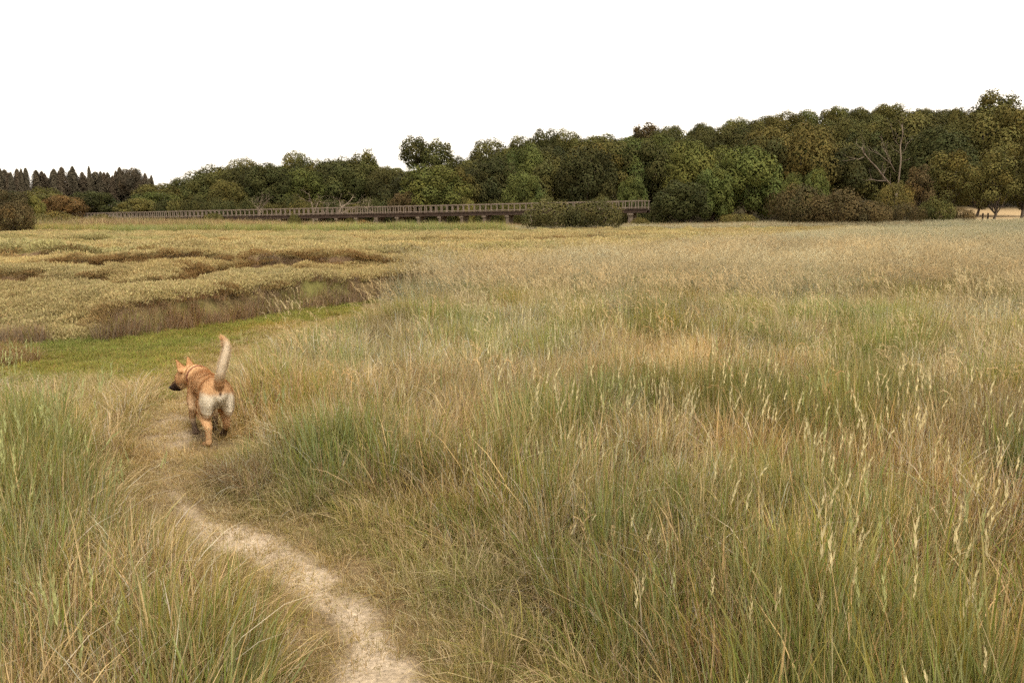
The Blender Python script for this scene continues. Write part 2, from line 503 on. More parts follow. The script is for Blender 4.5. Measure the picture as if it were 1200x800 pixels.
couch_mid = coll('couch_mid', [tall_tuft(250+i, 30, .15, .38, .72, [(GREEN, 3), (BLUEG, 3), (OLIVE, 2), (GOLD, 1)], .010, .2, .5, segs=3, k=5, big=.3) for i in range(4)])
tussock = coll('tussock', [tall_tuft(500+i, 300, .14, .3, .62, [(STRAW, 2), (BROWN, 2), (RUST, 2.2), (GOLD, 1.5), (SILVER, .8)], .0032, .95, 1.0, 6, (.5, .75), 'panicle', STRAW) for i in range(3)])
verge = coll('verge', [tall_tuft(600+i, 130, .15, .10, .27, [(GREEN*1.1, 1.6), (OLIVE, 3), (GOLD, 2.6), (STRAW, 3)], .0050, .8, .9, segs=3) for i in range(5)])
dry_turf = coll('dry_turf', [tall_tuft(650+i, 120, .13, .03, .11, [(STRAW, 3), (PALE, 1.6), (GOLD, 1.6), (OLIVE, .8)], .0034, 1.2, .9, segs=3) for i in range(4)])
turf = coll('turf', [tall_tuft(700+i, 130, .16, .03, .10, [(GREEN * np.array([1.3, 1.35, .9]), 3), (np.array([.22, .25, .06]), 3), (GOLD, 1.0)], .0055, .8, .9, segs=3) for i in range(4)])
bank_stems = coll('bank_stems', [tall_tuft(800+i, 60, .14, .2, .46, [(RUST * .85, 1.0), (BROWN * 1.2, 2.4), (STRAW * .65, 1.8), (np.array([.28, .215, .155]), 4), (OLIVE, .7)], .0085, .2, .4, segs=3) for i in range(4)])
field_far = coll('field_far', [tall_tuft(900+i, 80, .35, .35, .8, [(STRAW, 2.4), (SILVER, 3.4), (OLIVE, 2), (BLUEG, 3), (GOLD, .5)], .011, .4, .7, 8, (.5, .7), 'panicle', PALE * np.array([.85, .8, .7]), segs=3, wind=2.6) for i in range(4)])
reed = coll('reed', [tall_tuft(1000+i, 60, .5, .7, 1.35, [(GREEN * 1.2, 1.2), (BLUEG, 3), (OLIVE, 1.6), (STRAW * .85, 1.6)], .022, .25, .5, segs=3) for i in range(3)])
brush = coll('brush', [tall_tuft(1050+i, 80, .55, .5, 1.25, [(STRAW * .8, 2), (RUST, 2.4), (BROWN, 2), (GOLD * .8, 1.4)], .03, .5, .7, segs=3) for i in range(3)])

def purslane(seed):
    r = np.random.default_rng(seed); T = Tuft()
    for i in range(330):
        a = r.uniform(0, 2*math.pi); q = .26 * math.sqrt(r.uniform())
        top = .13 * (1 - (q / .26) ** 2 * .6) * r.uniform(.45, 1.1)
        p = np.array([q*math.cos(a), q*math.sin(a), top])
        d = unit(np.array([math.cos(a) * .5, math.sin(a) * .5, 1.0]) + r.normal(size=3) * .45)
        w = unit(np.cross(d, r.normal(size=3))) * .0085
        c = mixcol(r, [((.44, .355, .165), 4), ((.40, .33, .15), 3), ((.47, .375, .185), 2), ((.36, .28, .135), .6)])
        T.diamond(p - d * .02, d, w, r.uniform(.025, .052), c)
    return T.mesh('purslane', grass_mat)
marsh_plants = coll('marsh_plants', [purslane(1100 + i) for i in range(5)])

def scatter(name, c, x, y, scl, tint, label, cat, tilt=0.0, dz=0.0, sink=0.0, pick=None):
    n = len(x)
    z = height(x, y) + dz - sink
    me = bpy.data.meshes.new(name)
    me.vertices.add(n)
    me.vertices.foreach_set('co', np.stack([x, y, z], 1).astype(np.float32).ravel())
    def attr(nm, ty, arr, key='value'):
        a = me.attributes.new(nm, ty, 'POINT')
        a.data.foreach_set(key, np.ascontiguousarray(arr).ravel())
    rot = np.stack([rng.normal(0, 1, n) * tilt, rng.normal(0, 1, n) * tilt, rng.uniform(-.6, .6, n) if tilt < 0 else rng.uniform(0, 2*math.pi, n)], 1).astype(np.float32)
    if name in WINDY: rot[:, 2] = rng.normal(0, .5, n)
    attr('rot', 'FLOAT_VECTOR', rot, 'vector')
    if np.ndim(scl) == 1: scl = np.stack([scl] * 3, 1)
    attr('scl', 'FLOAT_VECTOR', scl.astype(np.float32), 'vector')
    attr('tint', 'FLOAT_VECTOR', tint.astype(np.float32), 'vector')
    attr('pick', 'INT', (rng.integers(0, len(c.objects), n) if pick is None else pick).astype(np.int32))
    o = link(bpy.data.objects.new(name, me))
    g = bpy.data.node_groups.new(name + '_nodes', 'GeometryNodeTree')
    g.interface.new_socket('Geometry', in_out='INPUT', socket_type='NodeSocketGeometry')
    g.interface.new_socket('Geometry', in_out='OUTPUT', socket_type='NodeSocketGeometry')
    gi = g.nodes.new('NodeGroupInput'); go = g.nodes.new('NodeGroupOutput')
    ip = g.nodes.new('GeometryNodeInstanceOnPoints')
    ci = g.nodes.new('GeometryNodeCollectionInfo')
    ci.inputs['Collection'].default_value = c
    ci.inputs['Separate Children'].default_value = True
    ci.inputs['Reset Children'].default_value = True
    def na(nm, ty):
        q = g.nodes.new('GeometryNodeInputNamedAttribute'); q.data_type = ty; q.inputs['Name'].default_value = nm
        return q.outputs['Attribute']
    g.links.new(gi.outputs[0], ip.inputs['Points'])
    g.links.new(ci.outputs[0], ip.inputs['Instance'])
    ip.inputs['Pick Instance'].default_value = True
    g.links.new(na('pick', 'INT'), ip.inputs['Instance Index'])
    e2r = g.nodes.new('FunctionNodeEulerToRotation')
    g.links.new(na('rot', 'FLOAT_VECTOR'), e2r.inputs[0])
    g.links.new(e2r.outputs[0], ip.inputs['Rotation'])
    g.links.new(na('scl', 'FLOAT_VECTOR'), ip.inputs['Scale'])
    g.links.new(ip.outputs[0], go.inputs[0])
    md = o.modifiers.new('scatter', 'NODES'); md.node_group = g
    tag(o, label, cat, kind='stuff')
    return o
WINDY = ('seeding_grass', 'pale_spike_grass', 'distant_meadow_grass')

def wedge(n_per_m2, y0, y1, k=0.72, margin=2.5, xmin=None, xmax=None):
    """random points in the ground the lens could see from here or a step aside"""
    a = -(margin + k * y1) if xmin is None else xmin
    b = (margin + k * y1) if xmax is None else xmax
    n = int((b - a) * (y1 - y0) * n_per_m2)
    x = rng.uniform(a, b, n); y = rng.uniform(y0, y1, n)
    m = np.abs(x) < margin + k * np.maximum(y, 0)
    return x[m], y[m]

def zones(x, y):
    dp, side = seg_dist(x, y, PATH)
    ms = marsh_sd(x, y)
    lawn = inside(x, y, LAWN)
    return dp, side, ms, lawn

def tints(x, y, amt=0.25, warm=0.12):
    b = 1 + amt * 2 * (fbm(x * .45, y * .45, 61, 3) - .5) + rng.normal(0, .07, len(x))
    w = warm * 2 * (fbm(x * .6 + 9, y * .6, 67, 3) - .5)
    return np.clip(np.stack([b * (1 + w), b, b * (1 - w)], 1), .3, 1.9)

def field_height(x, y, dp, side):
    """how tall the sward stands: nothing on the path, short on the verge, full beyond"""
    wv = 0.14 * (noise(x * 1.2, y * 1.2, 71) - .5)
    b_ = sst(4.4, 5.8, y)
    b2 = sst(8.5, 11, y) * sst(19, 16, y)
    full_r = sst(.32 - .06 * b_ + .25 * b2, 1.2 - .5 * b_ + 1.15 * b2, dp + wv)          # right of the path
    full_l = sst(.30, .72, dp + wv)
    f = np.where(side > 0, full_l, full_r)
    f = f * (0.8 + 0.4 * fbm(x * .5, y * .5, 73, 2))
    return f

# tall rough grass, both sides, out to about 30 m
def right_of_lawn(x, y):
    dp, side, ms, lawn = zones(x, y)
    ok = (~lawn) & (ms < -0.05)
    left_far = (side > 0) & (y > 5.9 + 0.5 * noise(x * 1.5, x * 0, 75)) & (x < -2.4)       # the tall left stand stops short of the lawn
    return ok & ~left_far, dp, side

def place_field(name, c, dens, y0, y1, weight, scale, label, cat, tintf=None, tilt=.08, thr=.2, **kw):
    x, y = wedge(dens, y0, y1, **kw)
    ok, dp, side = right_of_lawn(x, y)
    fh = field_height(x, y, dp, side)
    ok &= fh > thr
    ok &= ~((np.hypot(x, y) < 1.15)) & (np.hypot(x + 2.0, y - 5.95) > .50)
    w = weight(x, y)
    ok &= rng.uniform(size=len(x)) < w
    x, y, fh, dp = x[ok], y[ok], fh[ok], dp[ok]
    pick = None
    if c.name in ('spikes', 'spikes_green', 'heads'): pick = rng.integers(0, 4, len(x))
    if c.name in ('fescue', 'couch'):
        near = (dp < 1.7) | (marsh_sd(x, y) > -.5)
        keep = near | (rng.uniform(size=len(x)) < 1.15 / KP)
        ns = len(c.objects) - 4
        pick = np.where(near, rng.integers(0, ns, len(x)), ns + rng.integers(0, 4, len(x)))
        x, y, fh, pick = x[keep], y[keep], fh[keep], pick[keep]
    s = scale(x, y) * rng.uniform(.85, 1.12, len(x))
    sc = np.stack([s * (.75 + .25 * fh), s * (.75 + .25 * fh), s * np.clip(fh, .25, 1.15)], 1)
    t = tints(x, y) if tintf is None else tintf(x, y)
    return scatter(name, c, x, y, sc, t, label, cat, tilt, pick=pick)

green_n = lambda x, y: fbm(x * .55 + 3, y * .42, 81, 3)
rust_n = lambda x, y: fbm(x * .5 + 40, y * .4 + 7, 85, 3)

# ---- the sward
def t_fescue(x, y):
    t = tints(x, y, .42, .12)
    r = (sst(.52, .7, rust_n(x, y)) * sst(18, 9, y))[:, None]
    t = t * (1 - r) + t * np.array([.94, .88, .84]) * r
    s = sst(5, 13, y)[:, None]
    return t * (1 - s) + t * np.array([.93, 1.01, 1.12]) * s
one = lambda x, y: np.ones(len(x))
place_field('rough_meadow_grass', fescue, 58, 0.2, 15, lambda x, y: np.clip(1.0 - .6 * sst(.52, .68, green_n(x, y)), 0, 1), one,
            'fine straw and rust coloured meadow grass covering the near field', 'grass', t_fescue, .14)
place_field('green_couch_grass', couch, 52, 0.2, 15, lambda x, y: np.clip((.22 + .45 * sst(9, 3.5, y)) * sst(.46, .64, green_n(x, y)) + .25 * sst(4.6, 3.0, np.hypot(x - 2.4, y - 3.2)) + .35 * sst(-1.5, -2.2, x) * sst(6.5, 5, y), .07, 1), one,
            'tall upright blue green grass blades standing in patches', 'grass', lambda x, y: tints(x, y, .35, .12) * np.array([1.0, 1.0, .9]), .09, .35)
place_field('pale_spike_grass', spikes, 12, 0.2, 15, lambda x, y: (.2 + .8 * sst(8, 4, y)) * np.clip(.45 + sst(.45, .6, fbm(x * .7, y * .7, 95, 2)), 0, 1) * sst(-1, 0.3, x), one,
            'slender grass stalks tipped with pale cream flower spikes', 'grass', None, .10, .5)
place_field('blue_spike_grass', spikes_green, 9, 0.6, 8.5, lambda x, y: .8 * sst(-1.3, -2.0, x) * sst(6.6, 5.4, y) + .05, one,
            'tall blue green flowering grass in the stand left of the path', 'grass', None, .06, .5)
place_field('seeding_grass', heads, 13, 3.6, 15, lambda x, y: np.clip((.06 + .4 * sst(4.5, 14, y)) * (.35 + .6 * sst(.38, .66, fbm(x * .45, y * .45, 97, 3))), 0, 1), one,
            'nodding golden seed heads swept by wind across the field', 'grass', None, .10, .3)
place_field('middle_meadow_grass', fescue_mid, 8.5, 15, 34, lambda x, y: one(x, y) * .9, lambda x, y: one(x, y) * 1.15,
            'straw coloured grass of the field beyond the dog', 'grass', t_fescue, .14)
place_field('middle_green_grass', couch_mid, 6, 15, 34, lambda x, y: np.clip(.55 * sst(.42, .6, green_n(x, y)), .07, 1), one,
            'green grass patches in the field farther off', 'grass', None, .1)
place_field('middle_seeding_grass', heads, 11, 15, 34, lambda x, y: np.clip(.25 + .3 * sst(.4, .62, fbm(x * .25, y * .25, 97, 3)), 0, 1), one,
            'pale seed heads across the middle of the field', 'grass', None, .12)
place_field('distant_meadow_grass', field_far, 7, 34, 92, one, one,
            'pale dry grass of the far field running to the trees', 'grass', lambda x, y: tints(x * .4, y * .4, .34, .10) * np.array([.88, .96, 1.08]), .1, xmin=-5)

# tussocks with dead thatch
tx, ty, ts = [], [], []
for (a, b, s) in [(-1.74, 4.95, .78), (-1.56, 4.78, .7), (-1.92, 5.1, .62), (-1.62, 5.02, .7), (-0.62, 4.75, .78), (-0.45, 4.9, .8), (-0.8, 4.9, .65), (-1.3, 6.2, .85), (-0.5, 6.0, .9), (-0.9, 7.6, 1.0),
                  (0.2, 5.4, .9), (-1.7, 7.4, .85), (1.6, 6.6, 1.0), (2.6, 7.4, .95), (0.9, 4.4, .75), (0.3, 3.3, .7), (-0.05, 8.6, 1.0), (-2.1, 9.5, 1.0), (-6.15, 9.7, .75), (-5.98, 9.95, .65), (-6.3, 10.1, .8), (-6.5, 9.8, .85), (-6.7, 10.2, .9)]:
    tx.append(a); ty.append(b); ts.append(s)
for i in range(46):
    yy = rng.uniform(5, 22); xx = rng.uniform(-0.25, .66) * yy
    if xx > -1.6 and marsh_sd(np.array([xx]), np.array([yy]))[0] < -.5: tx.append(xx); ty.append(yy); ts.append(rng.uniform(.75, 1.2))
tx = np.array(tx); ty = np.array(ty); ts = np.array(ts)
scatter('tussock_grass', tussock, tx, ty, ts, tints(tx, ty, .3, .2) * np.array([.95, .86, .8]), 'shaggy brown tussocks of dead grass beside the path', 'grass', .1)

# verge, dry turf on and beside the path, lawn
x, y = wedge(66, 0.4, 13.5, xmin=-6, xmax=3)
dp, side, ms, lawn = zones(x, y)
bare_ = path_bare(x, y, dp)
ok = (np.minimum(np.hypot(x + 2.08, y - 5.95), np.hypot(x + 2.4, y - 6.2)) > .40) & (~lawn) & (ms < 0) & (dp > .19) & (dp < 1.6) & (bare_ < .3) & (rng.uniform(size=len(x)) < sst(1.6, .9, dp) * .95)
x, y, dp = x[ok], y[ok], dp[ok]
sc = (.45 + .65 * sst(.18, .6, dp)) * rng.uniform(.8, 1.2, len(x))
g = sst(-.9, -1.3, x + .25 * (y - 3))[:, None]
scatter('verge_grass', verge, x, y, sc, tints(x, y, .25, .14), 'short arching yellow green grass along both edges of the path', 'grass', .12)
x, y = wedge(120, 0.4, 13.5, xmin=-6, xmax=3)
dp, side, ms, lawn = zones(x, y)
bare_ = path_bare(x, y, dp)
ok = (np.minimum(np.hypot(x + 2.22, y - 5.96), np.hypot(x + 2.47, y - 6.28)) > .2) & (dp < .6) & (rng.uniform(size=len(x)) < np.where(bare_ > .5, (.06 + .7 * sst(.46, .62, fbm(x * 4, y * 4, 99, 2))) * sst(5.4, 4.5, y) + .9 * sst(4.5, 5.4, y), .9) * (1 - .6 * sst(.35, .6, dp)))
x, y = x[ok], y[ok]
scatter('trodden_grass', dry_turf, x, y, rng.uniform(.5, 1.25, len(x)), tints(x, y, .22, .08) * np.array([.98, .93, .85]), 'flattened bleached grass lying on the trodden path', 'grass', .2)
x, y = wedge(85, 7.2, 18, xmin=-13, xmax=-2)
dp, side, ms, lawn = zones(x, y)
ok = lawn & (dp > .1 + .12 * noise(x * 2, y * 2, 3)) | ((x < -2.6) & (y < 9.2) & (y > 5.8) & (side > 0) & (dp > .3) & (ms < 0))
ok |= (ms > -.4) & (ms < np.where(x < -5.9, .15, -.08)) & (x < -2.5)
ok &= ~((ms > -.08) & (x > -5.9))
x, y = x[ok], y[ok]
tt = tints(x, y, .3, .16)
ylw = sst(.45, .65, fbm(x * .8, y * .8, 12, 2))[:, None]
tt = tt * (1 - ylw) + tt * np.array([1.2, 1.05, 1.0]) * ylw
hsc = rng.uniform(.7, 1.15, len(x))
scatter('short_turf', turf, x, y, hsc, tt, 'short bright green turf between the path and the marsh bank', 'grass', .15)
# half-height fringe where the left stand thins out to the turf
x, y = wedge(46, 5.2, 9.4, xmin=-11, xmax=-2.7)
dp, side, ms, lawn = zones(x, y)
ok = (side > 0) & (dp > .32) & (rng.uniform(size=len(x)) < sst(8.9, 6.9, y * np.where(x < -4.4, .84, .94) + .8 * noise(x, y, 14)))
x, y = x[ok], y[ok]
scatter('thin_meadow_grass', fescue, x, y, pick=rng.integers(0, 6, len(x)), scl=np.stack([rng.uniform(.7, .9, len(x)), rng.uniform(.7, .9, len(x)), rng.uniform(.45, .8, len(x)) * sst(9.8, 6.4, y)], 1),
        tint=tints(x, y, .2, .1) * np.array([1.02, 1.0, 1.02]), label='thin greyish meadow grass behind the left stand', cat='grass', tilt=.12)

# ---- salt marsh cover
x1, y1 = wedge(62, 10.5, 24, k=.76, xmax=2)
x2, y2 = wedge(11, 24, 74, k=.74, xmax=36)
x = np.concatenate([x1, x2]); y = np.concatenate([y1, y2])
ms = marsh_sd(x, y)
e = .12
sl = np.hypot(height(x + e, y) - height(x - e, y), height(x, y + e) - height(x, y - e)) / (2 * e)
ok = (ms > np.where((x > -5.9) & (y < 19), .16, .02)) & (rng.uniform(size=len(x)) < 1 - .35 * sst(.6, 1.2, sl))
x, y, sl = x[ok], y[ok], sl[ok]
st = sst(.32, .9, sl)[:, None]
t = tints(x * .7, y * .7, .22, .07)
gr = sst(.5, .7, fbm(x * .25, y * .35, 111, 2))[:, None]
t = t * (1 - gr * np.array([.10, .03, .08]))
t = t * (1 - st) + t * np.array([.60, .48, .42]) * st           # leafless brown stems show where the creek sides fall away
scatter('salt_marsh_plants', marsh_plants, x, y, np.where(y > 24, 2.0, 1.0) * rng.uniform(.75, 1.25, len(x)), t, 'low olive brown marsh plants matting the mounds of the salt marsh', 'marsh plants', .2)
# rank brown stems along the front of the marsh
x, y = wedge(95, 9, 24, xmin=-16, xmax=1)
ms = marsh_sd(x, y)
front = (x > -5.9) & (ms > -.2) & (ms < .28)
leftb = (x < -6.6) & (x > -16) & (ms > -.3) & (ms < .25) & (noise(x * .6, y * .6, 15) > .45)
ok = (front | leftb) & (rng.uniform(size=len(x)) < .9)
x, y = x[ok], y[ok]
hz = .85 + .5 * (noise(x * 1.2, y * 1.2, 16) - .3)
scatter('marsh_bank_stems', bank_stems, x, y, np.stack([np.ones(len(x)), np.ones(len(x)), hz * np.where(marsh_sd(x, y) > .04, .5, .98)], 1), tints(x, y, .3, .12) * np.array([1.05, 1.0, .98]), 'rank reddish brown stems standing along the marsh bank', 'marsh plants', .1, sink=.04)
# creek walls: the same stems, shorter
cx, cy = [], []
for poly, w, dep, up in CREEKS[:3] + CREEKS[6:]:
    sp_ = np.array(spline(poly, 30)); tg = np.gradient(sp_, axis=0); tg /= np.linalg.norm(tg, axis=1)[:, None] + 1e-9
    for k_ in range(6):
        off = rng.uniform(w * .35, w * 1.1, len(sp_))
        cx.append(sp_[:, 0] - tg[:, 1] * off); cy.append(sp_[:, 1] + tg[:, 0] * off)
cx = np.concatenate(cx); cy = np.concatenate(cy)
ok = (marsh_sd(cx, cy) > .3) & (noise(cx * .9, cy * .9, 19) > .55)
cx, cy = cx[ok], cy[ok]
scatter('creek_side_stems', bank_stems, cx, cy, np.stack([np.ones(len(cx)) * .8, np.ones(len(cx)) * .8, rng.uniform(.28, .5, len(cx))], 1), tints(cx, cy, .2, .1) * .9, 'dark brown stems hanging in the marsh creeks', 'marsh plants', .25, sink=.05)

# ---- reeds and rough brush before the footbridge
x, y = wedge(7, 65.5, 75, k=.72, xmax=14)
ok = rng.uniform(size=len(x)) < sst(1, -3, x)
x, y = x[ok], y[ok]
t = tints(x * .25, y * .5, .25, .08)
br = sst(-28, -42, x)[:, None] * .85
t = t * (1 - br) + t * np.array([1.3, .98, .85]) * br
t = t * np.array([.88, 1.0, .92])
pt = sst(.45, .62, fbm(x * .12 + 3, y * .25, 131, 2))[:, None] * .35
t = t * (1 - pt) + t * np.array([1.45, 1.15, 1.05]) * pt
scatter('reed_bed', reed, x, y, rng.uniform(.75, 1.15, len(x)), t, 'band of green reeds along the far edge of the marsh', 'reeds', .1)
x, y = wedge(3.6, 76, 106, k=.72)
ok = (x / y < .5) & (y < np.interp(x, [-75, 16, 60], [132, 99, 99]))
ok &= (rng.uniform(size=len(x)) < .9) & ~((x > -1) & (x < 11.5) & (y < 80) & (np.hypot((x - 5) / 7, (y - 74) / 5) < 1))
x, y = x[ok], y[ok]
t = tints(x * .3, y * .3, .3, .14)
gr = sst(.5, .68, fbm(x * .08, y * .1, 121, 2))[:, None]
t = t * (1 - gr) + t * np.array([.75, .95, .75]) * gr
scatter('rough_brush', brush, x, y, rng.uniform(.6, 1.15, len(x)) * np.interp(x, [-40, -15, 10, 30], [1.7, 1.1, .95, .9]), t, 'russet and straw coloured brush below the footbridge', 'brush', .15)

# ------------------------------------------------------------------ solid-geometry helpers
class MB:
    def __init__(s): s.v = []; s.f = []
    def box(s, c, size, rz=0.0, M=None):
        b = len(s.v); hx, hy, hz = [q / 2 for q in size]
        for sx, sy, sz in ((-1,-1,-1),(1,-1,-1),(1,1,-1),(-1,1,-1),(-1,-1,1),(1,-1,1),(1,1,1),(-1,1,1)):
            p = Vector((sx*hx, sy*hy, sz*hz))
            if rz: p.rotate(Euler((0, 0, rz)))
            p += Vector(c)
            s.v.append(tuple(p))
        for q in ((0,3,2,1),(4,5,6,7),(0,1,5,4),(1,2,6,5),(2,3,7,6),(3,0,4,7)): s.f.append([b+i for i in q])
    def tube(s, pts, radii, sides=6, cap=True):
        pts = [Vector(p) for p in pts]; b = len(s.v); n = len(pts)
        up = Vector((0.13, 0.27, 1))
        for i, p in enumerate(pts):
            t = (pts[min(i+1, n-1)] - pts[max(i-1, 0)]).normalized()
            a = t.cross(up)
            if a.length < .05: a = t.cross(Vector((1, 0, 0)))
            a.normalize(); c = t.cross(a)
            for k in range(sides):
                th = 2*math.pi*k/sides
                s.v.append(tuple(p + (a*math.cos(th) + c*math.sin(th)) * radii[i]))
        for i in range(n-1):
            for k in range(sides):
                s.f.append([b+i*sides+k, b+i*sides+(k+1)%sides, b+(i+1)*sides+(k+1)%sides, b+(i+1)*sides+k])
        if cap: s.f.append([b+(n-1)*sides+k for k in range(sides)]); s.f.append([b+k for k in reversed(range(sides))])
    def mesh(s, name, mat, smooth=False):
        me = bpy.data.meshes.new(name); me.from_pydata(s.v, [], s.f); me.update()
        if mat: me.materials.append(mat)
        if smooth:
            for p in me.polygons: p.use_smooth = True
        return me

def child(name, me, parent, loc=(0, 0, 0), rz=0):
    o = link(bpy.data.objects.new(name, me)); o.parent = parent; o.location = loc; o.rotation_euler = (0, 0, rz)
    return o

def empty(name, loc, rz=0, scale=(1, 1, 1)):
    o = link(bpy.data.objects.new(name, None)); o.location = loc; o.rotation_euler = (0, 0, rz); o.scale = scale
    o.empty_display_size = .2
    return o

# ------------------------------------------------------------------ timber footbridge on concrete piers
wood = noise_mat('weathered_timber', (0.13, 0.10, 0.078), (0.26, 0.205, 0.16), 3, .9, .3, 5, (1, 1, .3))
dark_wood = noise_mat('dark_deck_timber', (0.035, 0.024, 0.018), (0.075, 0.05, 0.037), 3, .9, .3, 5)
concrete = noise_mat('stained_concrete', (0.11, 0.085, 0.062), (0.22, 0.175, 0.13), 2.2, .9, .3, 7)
BA = Vector((-71.5, 135.0, 1.75)); BB = Vector((16.6, 100.0, 3.02))
bd = BB - BA; BL = Vector((bd.x, bd.y, 0)).length; ang = math.atan2(bd.y, bd.x); slope_b = bd.z / BL
bridge = empty('footbridge', BA, ang)
tag(bridge, 'long low timber footbridge with post railings on concrete piers before the woods', 'bridge')
def beam(name, yoff, z, h, w, mat, x0=0.0, x1=BL):
    m = MB()
    for k_ in range(2):
        pass
    a = (x0, yoff, z + slope_b * x0); b_ = (x1, yoff, z + slope_b * x1)
    hv = h / 2; wv = w / 2
    m.v = [(a[0], yoff - wv, a[2] - hv), (a[0], yoff + wv, a[2] - hv), (a[0], yoff + wv, a[2] + hv), (a[0], yoff - wv, a[2] + hv),
           (b_[0], yoff - wv, b_[2] - hv), (b_[0], yoff + wv, b_[2] - hv), (b_[0], yoff + wv, b_[2] + hv), (b_[0], yoff - wv, b_[2] + hv)]
    m.f = [[0,3,2,1],[4,5,6,7],[0,1,5,4],[1,2,6,5],[2,3,7,6],[3,0,4,7]]
    return child(name, m.mesh(name, mat), bridge)
beam('deck', 0, -.06, .10, 2.1, dark_wood)
for s_ in (-1, 1):
    beam('girder', s_ * .92, -.27, .30, .22, dark_wood)
    beam('edge_board', s_ * 1.09, .03, .12, .06, dark_wood)
    beam('top_rail', s_ * 1.0, 1.02, .085, .14, wood)
    beam('bottom_rail', s_ * 1.0, .24, .07, .06, wood)
pm = MB(); pm.box((0, 0, .49), (.10, .10, .96)); pme = pm.mesh('post', wood)
npst = 118
for s_ in (-1, 1):
    for i in range(npst):
        xx = .2 + (BL - .4) * i / (npst - 1)
        p_ = child('post', pme, bridge, (xx, s_ * 1.0 + s_ * .002, slope_b * xx - .01))
        p_.rotation_euler = (rng.normal(0, .012), rng.normal(0, .012), 0)
npier = 29
for i in range(npier):
    xx = BL - 2.0 - i * (BL - 4) / (npier - 1)
    wx, wy = BA.x + math.cos(ang) * xx, BA.y + math.sin(ang) * xx
    gz = H1(wx, wy) - .3 - BA.z
    top = slope_b * xx - .424
    if top - gz < .25: continue
    m = MB(); wd = .40 if i > 0 else .60
    m.box((0, 0, (gz + top - .25) / 2), (wd, 1.7, top - .25 - gz))
    pr = child('pier', m.mesh('pier', concrete), bridge, (xx, 0, 0))
    m = MB(); m.box((0, 0, top - .122), (wd + .16, 2.0, .24)); child('pier_cap', m.mesh('pier_cap', concrete), pr)

# ------------------------------------------------------------------ trees
bark = noise_mat('tree_bark', (0.05, 0.036, 0.026), (0.13, 0.10, 0.075), 3, .95, .5, 6, (1, 1, .25))
pale_bark = noise_mat('bleached_bark', (0.16, 0.12, 0.085), (0.31, 0.245, 0.18), 3, .9, .3, 6, (1, 1, .25))
dull_bark = noise_mat('dull_dead_bark', (0.11, 0.082, 0.06), (0.23, 0.18, 0.135), 3, .9, .3, 6, (1, 1, .25))
crown_mat = leaf_mat('crown_leaf', 'bcol', False, .10, objcol=True, rough=.7, spec=.04)

